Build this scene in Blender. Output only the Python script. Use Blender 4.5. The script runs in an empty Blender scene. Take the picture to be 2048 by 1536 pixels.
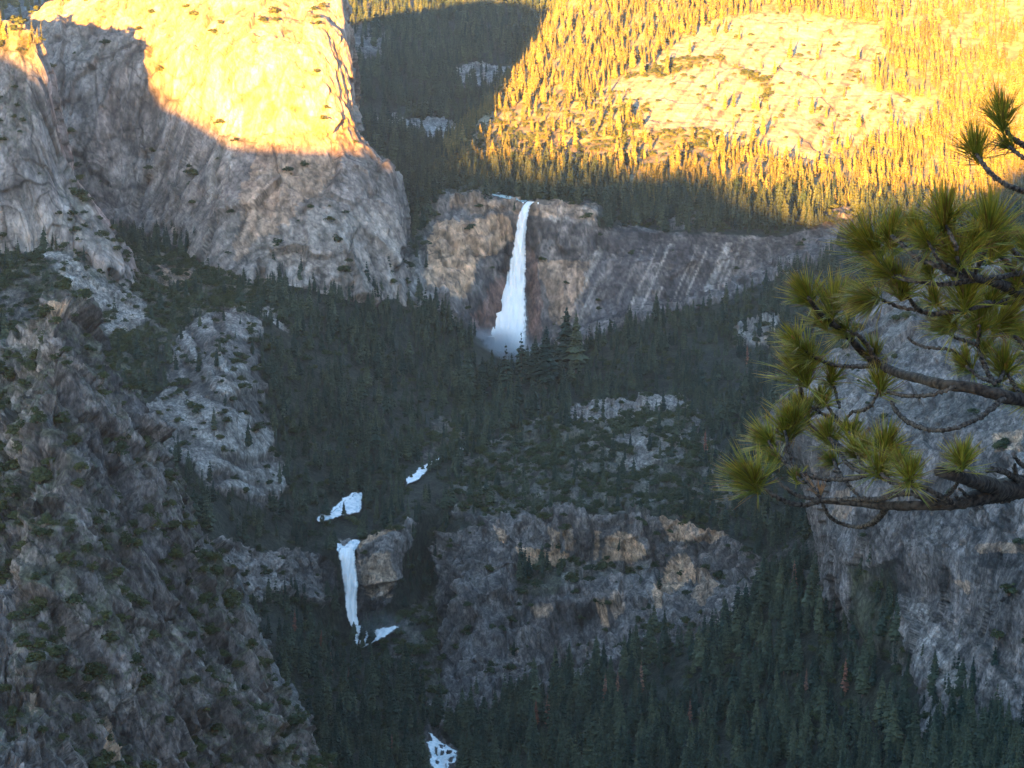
import bpy, math, random
import numpy as np
import time as _t
_t0 = _t.time()
def tick(s): pass
from mathutils import Vector
random.seed(7); RNG = np.random.default_rng(11)
sc = bpy.context.scene
COL = sc.collection

# ------------------------------------------------------------------ camera, light, sky
F = 4944.0; PITCH = math.radians(10.6)
cam_d = bpy.data.cameras.new('camera'); cam = bpy.data.objects.new('camera', cam_d); COL.objects.link(cam)
cam_d.sensor_width = 36; cam_d.lens = 36 * F / 2048; cam_d.clip_start = 0.1; cam_d.clip_end = 20000
cam.rotation_euler = (math.pi / 2 - PITCH, 0, 0); sc.camera = cam
SUN_T = 0.214                     # light drifts 0.2 m to the right per metre of depth
SUN_K = 0.0745                   # and drops 0.0745 m per metre of depth
az = math.atan(SUN_T); el = math.atan(SUN_K * math.cos(az))
world = bpy.data.worlds.new('World'); sc.world = world; world.use_nodes = True
wt = world.node_tree; bg = wt.nodes['Background']
sky = wt.nodes.new('ShaderNodeTexSky'); sky.sky_type = 'NISHITA'; sky.sun_disc = False
sky.sun_elevation = el; sky.sun_rotation = math.radians(180) + az; sky.altitude = 2000
sky.air_density = 1.0; sky.dust_density = 0.6; sky.ozone_density = 1.5
wt.links.new(sky.outputs[0], bg.inputs[0]); bg.inputs[1].default_value = 0.065
sd = bpy.data.lights.new('sun', 'SUN'); sd.energy = 5.0; sd.angle = math.radians(0.5); sd.color = (1.0, 0.45, 0.06)
sun = bpy.data.objects.new('sun', sd); COL.objects.link(sun)
sun.rotation_euler = Vector((SUN_T, 1, -SUN_K)).to_track_quat('-Z', 'Y').to_euler()
sc.view_settings.view_transform = 'Standard'; sc.view_settings.look = 'None'
sc.view_settings.gamma = 1; sc.view_settings.use_curve_mapping = False
sc.view_settings.exposure = 4.4
sc.cycles.max_bounces = 5; sc.cycles.diffuse_bounces = 3; sc.cycles.volume_bounces = 0; sc.cycles.use_adaptive_sampling = False
sc.cycles.transparent_max_bounces = 12; sc.cycles.caustics_reflective = False
HAZE = 1.15e-5

# ------------------------------------------------------------------ helpers: picture point + distance -> place
CP_, SP_ = math.cos(PITCH), math.sin(PITCH)
def W(u, v, y):
    """the place seen at photograph point (u, v) that lies y metres ahead of the viewpoint"""
    u = np.asarray(u, float); v = np.asarray(v, float); y = np.asarray(y, float)
    a = (u - 1024) / F; b = (768 - v) / F
    dy = CP_ + b * SP_; dz = -SP_ + b * CP_
    return np.stack([a / dy * y, y + 0 * a, dz / dy * y], -1)
def proj(P):
    x, y, z = P[..., 0], P[..., 1], P[..., 2]
    f = y * CP_ - z * SP_; up = y * SP_ + z * CP_
    f = np.maximum(f, 1e-3)
    return 1024 + F * x / f, 768 - F * up / f

def _h(ix, iy, iz, s):
    with np.errstate(over='ignore'):
        h = (ix.astype(np.uint32) * np.uint32(374761393) + iy.astype(np.uint32) * np.uint32(668265263)
             + iz.astype(np.uint32) * np.uint32(2147483647 - 1274126177) + np.uint32((s * 362437 + 97) & 0xffffffff))
        h = (h ^ (h >> np.uint32(13))) * np.uint32(1274126177)
        h ^= h >> np.uint32(16); h *= np.uint32(2246822519); h ^= h >> np.uint32(13)
    return h
def _r(ix, iy, iz, s): return (_h(ix, iy, iz, s) & np.uint32(0xffffff)).astype(np.float32) / 16777216.0
def vnoise(P, s=0):
    """value noise in [-1, 1]"""
    I = np.floor(P).astype(np.int64); f = (P - I).astype(np.float32); f = f * f * f * (f * (f * 6 - 15) + 10)
    out = 0
    for dx in (0, 1):
        wx = f[:, 0] if dx else 1 - f[:, 0]
        for dy in (0, 1):
            wy = wx * (f[:, 1] if dy else 1 - f[:, 1])
            for dz in (0, 1):
                out = out + wy * (f[:, 2] if dz else 1 - f[:, 2]) * _r(I[:, 0] + dx, I[:, 1] + dy, I[:, 2] + dz, s)
    return out * 2 - 1
def fbm(P, o=4, s=0, g=0.5):
    a, n, t = 1.0, 0, 0
    for k in range(o):
        n = n + a * vnoise(P * (2.03 ** k) + 17.3 * k, s + k); t += a; a *= g
    return n / t
def ridged(P, o=4, s=0):
    a, n, t = 1.0, 0, 0
    for k in range(o):
        n = n + a * (1 - 2 * np.abs(vnoise(P * (2.03 ** k) + 9.1 * k, s + k))); t += a; a *= .5
    return n / t
def facets(P, s=0, tilt=1.0):
    """blocky broken rock: every cell has its own offset and tilt; returns value, edge distance, cell random"""
    I = np.floor(P - .5).astype(np.int64)
    n = len(P); d1 = np.full(n, 9e9, np.float32); d2 = d1.copy(); val = np.zeros(n, np.float32); rc = val.copy()
    for dx in (0, 1):
        for dy in (0, 1):
            for dz in (0, 1):
                c = (I[:, 0] + dx, I[:, 1] + dy, I[:, 2] + dz)
                h = _h(*c, s)
                q = [(P[:, k] - c[k] - .25 - .5 * ((h >> np.uint32(8 * k)) & np.uint32(255)).astype(np.float32) / 255).astype(np.float32) for k in range(3)]
                d = q[0] ** 2 + q[1] ** 2 + q[2] ** 2
                h2 = _h(*c, s + 31)
                t = [((h2 >> np.uint32(8 * k)) & np.uint32(255)).astype(np.float32) / 127.5 - 1 for k in range(3)]
                r = ((h2 >> np.uint32(24)) & np.uint32(255)).astype(np.float32) / 127.5 - 1
                v = r + tilt * (q[0] * t[0] + q[1] * t[1] + q[2] * t[2])
                near = d < d1
                d2 = np.where(near, d1, np.minimum(d2, d)); val = np.where(near, v, val); rc = np.where(near, r, rc)
                d1 = np.where(near, d, d1)
    return val, np.sqrt(d2) - np.sqrt(d1), rc
def sstep(a, b, x): t = np.clip((x - a) / (b - a), 0, 1); return t * t * (3 - 2 * t)
def inpoly(u, v, poly):
    c = np.zeros(u.shape, bool); n = len(poly); j = n - 1
    for i in range(n):
        (x1, y1), (x2, y2) = poly[i], poly[j]
        if y1 != y2:
            c ^= ((y1 > v) != (y2 > v)) & (u < (x2 - x1) * (v - y1) / (y2 - y1) + x1)
        j = i
    return c

# ------------------------------------------------------------------ sheets of terrain
def hermite(A, counts, axis, tau=.55):
    """curve through the control points along an axis, counts[i] steps in span i"""
    A = np.moveaxis(A, axis, 0); n = len(A)
    T = np.zeros_like(A)
    T[1:-1] = (A[2:] - A[:-2]) * .5 * tau; T[0] = (A[1] - A[0]) * tau; T[-1] = (A[-1] - A[-2]) * tau
    # shorten a tangent that is long for its span
    out = []
    for i in range(n - 1):
        L = np.linalg.norm(A[i + 1] - A[i], axis=-1, keepdims=True)
        def lim(t): return t * np.minimum(1, 1.2 * L / np.maximum(np.linalg.norm(t, axis=-1, keepdims=True), 1e-6))
        t0, t1 = lim(T[i]), lim(T[i + 1])
        s = np.arange(counts[i]) / counts[i]
        for x in s:
            out.append((2 * x**3 - 3 * x**2 + 1) * A[i] + (x**3 - 2 * x**2 + x) * t0 + (-2 * x**3 + 3 * x**2) * A[i + 1] + (x**3 - x**2) * t1)
    out.append(A[-1])
    return np.moveaxis(np.array(out), 0, axis)
def counts_px(G, axis, step):
    """subdivisions so that spans are about step picture pixels"""
    u, v = proj(G); A = np.stack([u, v], -1); d = np.linalg.norm(np.diff(A, axis=axis), axis=-1)
    d3 = np.linalg.norm(np.diff(G, axis=axis), axis=-1) / G[..., 1].mean() * F * .12
    d = np.percentile(np.maximum(d, d3), 70, axis=1 - axis)
    return [int(max(2, min(400, math.ceil(x / step)))) for x in d]
def behind(row, dy, dz):
    out = []
    for (u, v, y) in row:
        P = W(u, v, y) + np.array([0, dy, dz]); a, b = proj(P); out.append((float(a), float(b), float(P[1])))
    return out
def loft(rows, step=2.4, tau=.55):
    G = np.array([[W(*p) for p in r] for r in rows])
    G = hermite(G, counts_px(G, 1, step), 1, tau); G = hermite(G, counts_px(G, 0, step), 0, tau)
    return G
def loft_u(rows, us, step=2.4, tau=.55):
    rr = []
    for r in rows:
        r = sorted(r); a = np.array(r)
        rr.append([(u, float(np.interp(u, a[:, 0], a[:, 1])), float(np.interp(u, a[:, 0], a[:, 2]))) for u in us])
    return loft(rr, step, tau)
def gnormals(G):
    du = np.gradient(G, axis=1); dv = np.gradient(G, axis=0); n = np.cross(dv, du)
    n /= np.maximum(np.linalg.norm(n, axis=-1, keepdims=True), 1e-9)
    flip = np.sum(n * G, -1) > 0            # face the viewer
    n[flip] *= -1
    return n

SHEETS = {}
def mesh_from(verts, faces, name, smooth=True):
    me = bpy.data.meshes.new(name)
    verts = np.ascontiguousarray(verts, np.float32).reshape(-1, 3); faces = np.asarray(faces, np.int32)
    k = faces.shape[1]
    me.vertices.add(len(verts)); me.vertices.foreach_set('co', verts.ravel())
    me.loops.add(faces.size); me.loops.foreach_set('vertex_index', faces.ravel())
    me.polygons.add(len(faces)); me.polygons.foreach_set('loop_start', np.arange(0, faces.size, k, dtype=np.int32))
    me.polygons.foreach_set('use_smooth', np.full(len(faces), smooth)); me.update(); me.validate()
    return me
def setcol(me, col, name='tint'):
    a = me.color_attributes.new(name, 'FLOAT_COLOR', 'POINT')
    c = np.ones((len(me.vertices), 4), np.float32); c[:, :3] = col; a.data.foreach_set('color', c.ravel())
def grid_faces(H, Wd):
    i = np.arange(H * Wd).reshape(H, Wd)
    return np.stack([i[:-1, :-1], i[:-1, 1:], i[1:, 1:], i[1:, :-1]], -1).reshape(-1, 4)
def link(name, data, mat=None, parent=None, **kw):
    o = bpy.data.objects.new(name, data); COL.objects.link(o)
    if mat: data.materials.append(mat) if not data.materials else None
    if parent: o.parent = parent
    for k, v in kw.items():
        if v is not None: o[k] = v
    return o

# ------------------------------------------------------------------ materials
def new_mat(name):
    m = bpy.data.materials.new(name); m.use_nodes = True
    return m, m.node_tree.nodes, m.node_tree.links, m.node_tree.nodes['Principled BSDF']
def rock_material(name='granite', s1=.35, bd=2.5, amp=1.0):
    m, N, L, b = new_mat(name)
    b.inputs['Roughness'].default_value = .85; b.inputs['Specular IOR Level'].default_value = .25
    at = N.new('ShaderNodeVertexColor'); at.layer_name = 'tint'
    geo = N.new('ShaderNodeNewGeometry')
    def noise(scale, stretch, det, rough=.6):
        mp = N.new('ShaderNodeMapping'); mp.inputs['Scale'].default_value = stretch
        L.new(geo.outputs['Position'], mp.inputs['Vector'])
        n = N.new('ShaderNodeTexNoise'); n.inputs['Scale'].default_value = scale; n.inputs['Detail'].default_value = det
        n.inputs['Roughness'].default_value = rough; L.new(mp.outputs[0], n.inputs['Vector']); return n
    n1 = noise(s1, (1, 1, .5), 5, .65); n2 = noise(.05, (1, 1, .10), 4); n3 = noise(s1 * 1.7, (1, 1, 1), 3, .7)
    def ramp(n, a, b_, lo, hi):
        r = N.new('ShaderNodeMapRange'); r.inputs[1].default_value = a; r.inputs[2].default_value = b_
        r.inputs[3].default_value = lo; r.inputs[4].default_value = hi; L.new(n.outputs[0], r.inputs[0]); return r
    r1 = ramp(n1, .38, .62, 1 - .50 * amp, 1 + .50 * amp); r2 = ramp(n2, .38, .62, .65, 1.3)
    mu = N.new('ShaderNodeMath'); mu.operation = 'MULTIPLY'; L.new(r1.outputs[0], mu.inputs[0]); L.new(r2.outputs[0], mu.inputs[1])
    dn = noise(.06, (1, 1, .5), 4); vs = N.new('ShaderNodeVectorMath'); vs.operation = 'SCALE'; vs.inputs['Scale'].default_value = 26; L.new(dn.outputs['Color'], vs.inputs[0])
    va = N.new('ShaderNodeVectorMath'); va.operation = 'ADD'; L.new(geo.outputs['Position'], va.inputs[0]); L.new(vs.outputs[0], va.inputs[1])
    mpv = N.new('ShaderNodeMapping'); mpv.inputs['Scale'].default_value = (1, 1, .33); L.new(va.outputs[0], mpv.inputs['Vector'])
    def vor(feature, sc_): x = N.new('ShaderNodeTexVoronoi'); x.feature = feature; x.inputs['Scale'].default_value = sc_; L.new(mpv.outputs[0], x.inputs['Vector']); return x
    v1 = vor('F1', s1 * .42); ve = vor('DISTANCE_TO_EDGE', s1 * .42); v3 = vor('F1', s1 * .95)
    def rr(src, a, b_, lo, hi):
        r = N.new('ShaderNodeMapRange'); r.inputs[1].default_value = a; r.inputs[2].default_value = b_; r.inputs[3].default_value = lo; r.inputs[4].default_value = hi; L.new(src, r.inputs[0]); return r.outputs[0]
    def mul(a, b_): x = N.new('ShaderNodeMath'); x.operation = 'MULTIPLY'; L.new(a, x.inputs[0]); L.new(b_, x.inputs[1]); return x
    s3 = N.new('ShaderNodeSeparateColor'); L.new(v1.outputs['Color'], s3.inputs[0]); s4 = N.new('ShaderNodeSeparateColor'); L.new(v3.outputs['Color'], s4.inputs[0])
    mu = mul(mu.outputs[0], rr(s3.outputs[0], 0, 1, 1 - .26 * amp, 1 + .24 * amp)); mu = mul(mu.outputs[0], rr(s4.outputs[0], 0, 1, 1 - .22 * amp, 1 + .24 * amp)); mu = mul(mu.outputs[0], rr(ve.outputs['Distance'], 0, .05, 1 - .45 * amp, 1))
    mx = N.new('ShaderNodeVectorMath'); mx.operation = 'SCALE'; L.new(at.outputs[0], mx.inputs[0]); L.new(mu.outputs[0], mx.inputs['Scale'])
    L.new(mx.outputs[0], b.inputs['Base Color'])
    bp = N.new('ShaderNodeBump'); bp.inputs['Strength'].default_value = .9; bp.inputs['Distance'].default_value = bd
    ad = N.new('ShaderNodeMath'); ad.operation = 'ADD'; L.new(n1.outputs[0], ad.inputs[0])
    m3 = N.new('ShaderNodeMath'); m3.operation = 'MULTIPLY'; m3.inputs[1].default_value = .35; L.new(n3.outputs[0], m3.inputs[0]); L.new(m3.outputs[0], ad.inputs[1])
    a5 = N.new('ShaderNodeMath'); a5.operation = 'MULTIPLY_ADD'; L.new(s4.outputs[0], a5.inputs[0]); a5.inputs[1].default_value = .45; L.new(ad.outputs[0], a5.inputs[2]); a6 = N.new('ShaderNodeMath'); a6.operation = 'MULTIPLY_ADD'; L.new(s3.outputs[0], a6.inputs[0]); a6.inputs[1].default_value = 1.1; L.new(a5.outputs[0], a6.inputs[2]); L.new(a6.outputs[0], bp.inputs['Height']); L.new(bp.outputs[0], b.inputs['Normal'])
    return m
def foliage_material(name, c1, c2, dark=.6, tr=.0):
    m, N, L, b = new_mat(name)
    b.inputs['Roughness'].default_value = .75; b.inputs['Specular IOR Level'].default_value = .2
    oi = N.new('ShaderNodeObjectInfo')
    rp = N.new('ShaderNodeMix'); rp.data_type = 'RGBA'; rp.inputs[6].default_value = (*c1, 1); rp.inputs[7].default_value = (*c2, 1)
    L.new(oi.outputs['Random'], rp.inputs[0])
    at = N.new('ShaderNodeVertexColor'); at.layer_name = 'tint'
    mu = N.new('ShaderNodeMix'); mu.data_type = 'RGBA'; mu.blend_type = 'MULTIPLY'; mu.inputs[0].default_value = 1
    L.new(rp.outputs[2], mu.inputs[6]); L.new(at.outputs[0], mu.inputs[7])
    L.new(mu.outputs[2], b.inputs['Base Color'])
    if tr:
        out = N['Material Output']; t = N.new('ShaderNodeBsdfTranslucent'); ms = N.new('ShaderNodeMixShader'); ms.inputs[0].default_value = tr
        L.new(mu.outputs[2], t.inputs[0]); L.new(b.outputs[0], ms.inputs[1]); L.new(t.outputs[0], ms.inputs[2]); L.new(ms.outputs[0], out.inputs[0])
    return m
def bark_material(name, c1, c2, scale):
    m, N, L, b = new_mat(name); b.inputs['Roughness'].default_value = .9; b.inputs['Specular IOR Level'].default_value = .2
    tc = N.new('ShaderNodeTexCoord'); n = N.new('ShaderNodeTexNoise'); n.inputs['Scale'].default_value = scale; n.inputs['Detail'].default_value = 5
    L.new(tc.outputs['Object'], n.inputs['Vector'])
    r = N.new('ShaderNodeMapRange'); r.inputs[1].default_value = .38; r.inputs[2].default_value = .62; L.new(n.outputs[0], r.inputs[0])
    rp = N.new('ShaderNodeMix'); rp.data_type = 'RGBA'; rp.inputs[6].default_value = (*c1, 1); rp.inputs[7].default_value = (*c2, 1)
    L.new(r.outputs[0], rp.inputs[0]); L.new(rp.outputs[2], b.inputs['Base Color'])
    bp = N.new('ShaderNodeBump'); bp.inputs['Distance'].default_value = .4 / scale; L.new(n.outputs[0], bp.inputs['Height']); L.new(bp.outputs[0], b.inputs['Normal'])
    return m
ROCK = rock_material(amp=.82); ROCKFAR = rock_material('granite_wall', .16, 2.6, .5); ROCKSLAB = rock_material('granite_slab', .12, .9, .3)
CONIFER = foliage_material('conifer_needles', (.011, .024, .019), (.050, .062, .038)); SUNCON = foliage_material('sunlit_conifer_needles', (.060, .062, .026), (.125, .105, .045))  # second needle copy has the golden sunlight put into its colour
DEADTREE = foliage_material('dead_needles', (.15, .065, .045), (.19, .11, .08))
SHRUB = foliage_material('shrub_leaves', (.020, .032, .012), (.046, .054, .018))
TRUNK = bark_material('conifer_bark', (.09, .06, .045), (.17, .12, .09), 3)

# ------------------------------------------------------------------ terrain colour, relief and plant cover
LIGHT = np.array([.275, .255, .242]); DARK = np.array([.085, .082, .084])
TAN = np.array([.62, .43, .28]); PALE = np.array([.46, .44, .41]); BLACK = np.array([.045, .044, .048]); RUST = np.array([.20, .13, .11])
SOIL = np.array([.022, .026, .017]); BRUSH = np.array([.065, .072, .035])
def soft(U, V, Wp, poly, warp=10, s=0):
    """0/1 mask of a region of the mountainside with a ragged edge"""
    m = np.zeros(len(U), np.float32); a = np.array(poly); k = warp * 1.3 + 2
    idx = np.nonzero((U > a[:, 0].min() - k) & (U < a[:, 0].max() + k) & (V > a[:, 1].min() - k) & (V < a[:, 1].max() + k))[0]
    if len(idx) == 0: return m
    du, dv = Wp[s % 3][idx], Wp[(s + 1) % 3][idx]
    m[idx] = inpoly(U[idx] + du * warp * 1.8, V[idx] + dv * warp * 1.8, poly); return m

def build_sheet(name, G, rel=(60, 18, 6), amp=(10, 4, 1.4), stretch=2.2, regions=(), cover=(), base=(.5, 1.0), cover0=0, shrub0=0, lum=1.0, plant_ledges=0, soil=SOIL, lean=-.55, tone_c=(1, 1, 1), cracks=0, strata=0, flow=0, flute=None, far=False, split=None):
    H, Wd, _ = G.shape; Nn = gnormals(G).reshape(-1, 3); P = G.reshape(-1, 3).astype(np.float64)
    U, V = proj(P)
    tree = np.full(len(P), float(cover0), np.float32); shr = np.full(len(P), float(shrub0), np.float32)
    R = {}; Wp = [fbm(P / 26, 4, 50 + q, .6) for q in range(3)]
    for i, (kind, poly, warp, val) in enumerate(regions):
        mk = soft(U, V, Wp, poly, warp, i)
        if kind == 'tree': tree = np.where(mk > 0, val, tree)
        elif kind == 'shrub': shr = np.where(mk > 0, val, shr)
        elif kind == 'relief': R['relief'] = np.where(mk > 0, val, R.get('relief', np.ones(len(P), np.float32)))
        elif kind == 'bulge':
            cu, cv, ru, rv = poly; pass
        else:
            R.setdefault(kind, np.zeros(len(P), np.float32)); R[kind] = np.maximum(R[kind], mk * val) if val > 0 else np.where(mk > 0, 0, R[kind])
    for (cu, cv, ru, rv, hh) in cover:
        g = np.exp(-((U - cu) / ru) ** 2 - ((V - cv) / rv) ** 2) * hh
        P[:, 2] += g
    relm = R.get('relief', np.ones(len(P), np.float32)) * (1 - .8 * np.clip(tree, 0, 1))
    sv = np.array([1, 1, 1 / stretch])
    Q = P * sv
    if flow: Q = np.stack([Q[:, 0] + flow * P[:, 2], Q[:, 1], Q[:, 2]], -1)      # fractures that lean
    wq = np.stack([fbm(Q / rel[0], 3, 3), fbm(Q / rel[0], 3, 4), fbm(Q / rel[0], 3, 5)], -1)
    Qw = Q + wq * rel[0] * .35
    d = np.zeros(len(P), np.float32); crack = np.ones(len(P), np.float32); tone = np.zeros(len(P), np.float32)
    for k, (sz, am) in enumerate(zip(rel, amp)):
        v, e, rc = facets(Qw / sz, 11 * k + 5, 1.6)
        d += v * am * .5; crack = np.minimum(crack, sstep(0, .10, e) * .0 + (1 - (1 - sstep(0, .07, e)) * (.55 if k == 0 else .4 if k == 1 else .3))); tone += rc * (.10, .14, .12)[k]
    d += ridged(Q / (rel[0] * 1.7), 4, 21) * amp[0] * .8 + fbm(Q / rel[2], 3, 41) * amp[2] * .7
    if flute:
        fz, fa = flute; fq = np.stack([Qw[:, 0] / fz, Qw[:, 1] / fz, P[:, 2] / (fz * 7)], -1)
        fr_ = ridged(fq, 3, 301); d += -np.clip(fr_ - .25, 0, 1) * fa * 1.6 + fr_ * fa * .3; crack = crack * (1 - .35 * sstep(.45, .75, fr_))
    if strata:
        d += np.abs(((P[:, 2] + 14 * fbm(P / 90, 3, 8)) / strata) % 1 - .5) * strata * .35
    d = (d * relm)
    if 'slabs' in R:
        sq = vnoise(np.stack([(P[:, 0] + 2.2 * P[:, 2] + 10 * fbm(P / 50, 3, 93)) / 15, P[:, 1] / 90, (P[:, 0] - P[:, 2]) / 260], -1), 92); d = d + R['slabs'] * 5.0 * sstep(-.15, .15, sq)
    P2 = P + Nn * d[:, None]
    G2 = P2.reshape(H, Wd, 3); N2 = gnormals(G2).reshape(-1, 3)
    # colour
    lowf = fbm(P / 140, 4, 60); st = fbm(np.stack([Q[:, 0] / 7, Q[:, 1] / 7, P[:, 2] / 70], -1), 4, 61); st2 = fbm(np.stack([Q[:, 0] / 26, Q[:, 1] / 26, P[:, 2] / 260], -1), 3, 62)
    fine = fbm(P / 4.5, 3, 63)
    steep = 1 - sstep(.35, .75, N2[:, 2])
    t = np.clip(base[0] + .55 * lowf + (.55 * st + .55 * st2) * steep + tone + .35 * fine, 0, 1)
    C = DARK + (LIGHT - DARK) * t[:, None]
    def blend(C, c, m): return C + (np.asarray(c) - C) * m[:, None]
    for kind, c in (('dark', BLACK), ('rust', RUST), ('pale', PALE), ('tan', TAN)):
        if kind in R:
            mod = np.clip(.9 + .9 * (st + .5 * fine + .4 * tone), .0, 1) if kind != 'pale' else np.clip(.8 + .8 * fine, 0, 1)
            C = blend(C, np.asarray(c), np.clip(R[kind] * mod, 0, 1))
    if 'streak' in R:
        q = vnoise(np.stack([(P[:, 0] + lean * (P[:, 2] + 500)) / 4.2, P[:, 1] * 0, P[:, 2] / 180], -1), 90) + .6 * vnoise(np.stack([(P[:, 0] + lean * (P[:, 2] + 500)) / 11, P[:, 1] * 0, P[:, 2] / 240], -1), 91)
        C = blend(C, PALE * .8, R['streak'] * sstep(.2, .6, q)); C = blend(C, BLACK * 2.2, R['streak'] * sstep(.1, .5, -q) * .8)
    if 'slabs' in R:       # long thin exfoliation steps that run down to the right
        C = blend(C, PALE, R['slabs'] * sstep(.0, .35, sq) * .6); C = blend(C, DARK * .8, R['slabs'] * sstep(.1, .5, -sq) * .7)
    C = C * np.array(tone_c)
    if cracks:
        cw = P + np.stack([14 * fbm(P / 60, 3, 401), 14 * fbm(P / 60, 3, 402), 30 * fbm(P / 80, 3, 403)], -1)
        cr = np.abs(vnoise(np.stack([(cw[:, 0] + flow * cw[:, 2]) / 15, cw[:, 1] / 15, cw[:, 2] / 130], -1), 404)); cr2 = np.abs(vnoise(np.stack([(cw[:, 0] + .5 * cw[:, 2]) / 60, cw[:, 1] / 60, cw[:, 2] / 90], -1), 405))
        gate = sstep(-.1, .3, fbm(P / 110, 2, 406)); ln = np.maximum((1 - sstep(0, .07, cr)) * gate, 1 - sstep(0, .022, cr2)) * steep
        C = C * (1 - .62 * cracks * ln)[:, None]
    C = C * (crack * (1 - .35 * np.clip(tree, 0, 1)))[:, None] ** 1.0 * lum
    ledge = np.zeros(len(P), np.float32)
    if plant_ledges:
        ledge = sstep(.42, .72, N2[:, 2] + .25 * fbm(P / 25, 3, 64)) * sstep(-.25, .25, fbm(P / 45, 3, 65) + .15) * plant_ledges
        C = blend(C, BRUSH, np.clip(ledge, 0, 1) * .8)
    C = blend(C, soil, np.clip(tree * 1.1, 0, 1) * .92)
    C = blend(C, BRUSH, np.clip(shr, 0, 1) * np.clip(.65 + .8 * fbm(P / 14, 3, 66), 0, 1))
    me = mesh_from(P2, grid_faces(H, Wd), name); setcol(me, np.clip(C, .012, .8))
    o = link(name, me, (far if far not in (True, False) else ROCKFAR) if far else ROCK, kind='structure')
    if split:
        f = grid_faces(H, Wd); me.materials.append(ROCKFAR); mi = (P[f[:, 0], 1] > split).astype(np.int32); me.polygons.foreach_set('material_index', mi)
    SHEETS[name] = dict(P=P2, G=G2, N=N2, tree=tree, shrub=np.maximum(shr, ledge), H=H, W=Wd, obj=o)
    return o

# ---- Liberty-shaped granite dome at the upper left
top = [(-300,100,3750),(20,50,3700),(130,-5,3680),(250,-50,3690),(350,-85,3700),(450,-92,3700),(560,-78,3700),(640,-50,3690),(676,-5,3640),(684,60,3800)]
domeR = [behind(top, 350, -260), behind(top, 120, -20), top,
 [(-300,200,3600),(20,150,3600),(130,120,3580),(250,110,3570),(350,100,3545),(450,90,3510),(560,90,3495),(640,100,3510),(694,150,3560),(704,190,3750)],
 [(-300,300,3550),(20,270,3540),(130,250,3530),(250,250,3540),(350,240,3510),(450,250,3455),(560,250,3430),(650,255,3445),(712,262,3510),(722,290,3700)],
 [(-300,380,3500),(20,350,3500),(140,330,3500),(250,330,3520),(350,320,3480),(450,330,3410),(560,330,3390),(660,330,3410),(770,335,3480),(785,350,3650)],
 [(-300,450,3450),(20,420,3450),(150,400,3460),(250,410,3490),(350,395,3440),(450,400,3370),(560,400,3345),(680,400,3370),(795,420,3450),(805,440,3600)],
 [(-300,540,3380),(20,490,3390),(150,480,3420),(250,480,3440),(350,470,3390),(450,490,3310),(580,500,3290),(690,500,3310),(792,510,3390),(810,530,3550)],
 [(-300,680,3300),(20,600,3330),(150,590,3340),(250,570,3370),(350,560,3330),(450,600,3250),(600,620,3240),(700,620,3250),(805,620,3330),(830,640,3500)]]
build_sheet('mountain', loft(domeR, 2.8), rel=(70, 22, 8), amp=(11, 2.4, .4), stretch=3.6, base=(.80, 1), plant_ledges=.2, flow=-.15, flute=(20, 4.5), far=True, lum=1.04, cracks=1, tone_c=(1.08, .96, .88), regions=[
 ('dark', [(150,330),(215,350),(260,430),(330,520),(300,560),(230,540),(190,470),(140,400)], 14, .55),  # shade painted into the recess on the left of the wall
 ('pale', [(430,270),(470,150),(490,260),(440,400),(410,400)], 8, .7),
 ('pale', [(620,60),(680,40),(700,200),(640,240)], 14, .35), ('tan', [(480,100),(690,100),(715,300),(600,420),(470,520),(500,300)], 20, .45),
 ('pale', [(480,520),(600,420),(780,430),(790,600),(500,600)], 14, .45), ('dark', [(560,170),(585,165),(610,210),(590,270),(570,330),(550,400),(545,330),(570,270)], 5, .5)])
tick('# ---- buttress at')
# ---- buttress at the left edge
b1 = [(-300,30,3120),(-100,40,3090),(0,64,3060),(38,72,3050),(72,92,3040),(95,160,3035),(100,250,3020),(118,330,3005),(160,390,2995),(195,440,2985),(225,490,2975),(262,570,2960)]
b3 = [(-300,900,2850),(-100,760,2880),(-60,680,2900),(-20,640,2910),(30,610,2910),(70,590,2920),(110,580,2920),(140,580,2925),(170,580,2930),(200,580,2935),(230,580,2940),(270,600,2950)]
b2 = [tuple((np.array(a) * .5 + np.array(b) * .5) + np.array([(-14, 0, -25)])[0]) for a, b in zip(b1, b3)]
b1, b2, b3 = [[(p[0], p[1] + dv_, p[2] + 145) for p in q] for q, dv_ in ((b1, 0), (b2, 0), (b3, 110))]
build_sheet('cliff', loft([behind(b1, 200, -200), behind(b1, 50, -8), b1, b2, b3], 3.0), rel=(55, 18, 7), amp=(11, 3, .5), stretch=3.2, base=(.75, 1), plant_ledges=.5, flow=.25, flute=(20, 4.5), far=True, lum=1.2, cracks=1, tone_c=(1.06, .97, .92),
 regions=[('pale', [(0,450),(60,380),(130,480),(60,560),(0,540)], 10, .5), ('tree', [(-50,40),(80,80),(70,118),(0,100),(-50,90)], 5, .5), ('dark', [(0,180),(90,190),(80,230),(0,240)], 12, .5)])
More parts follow.
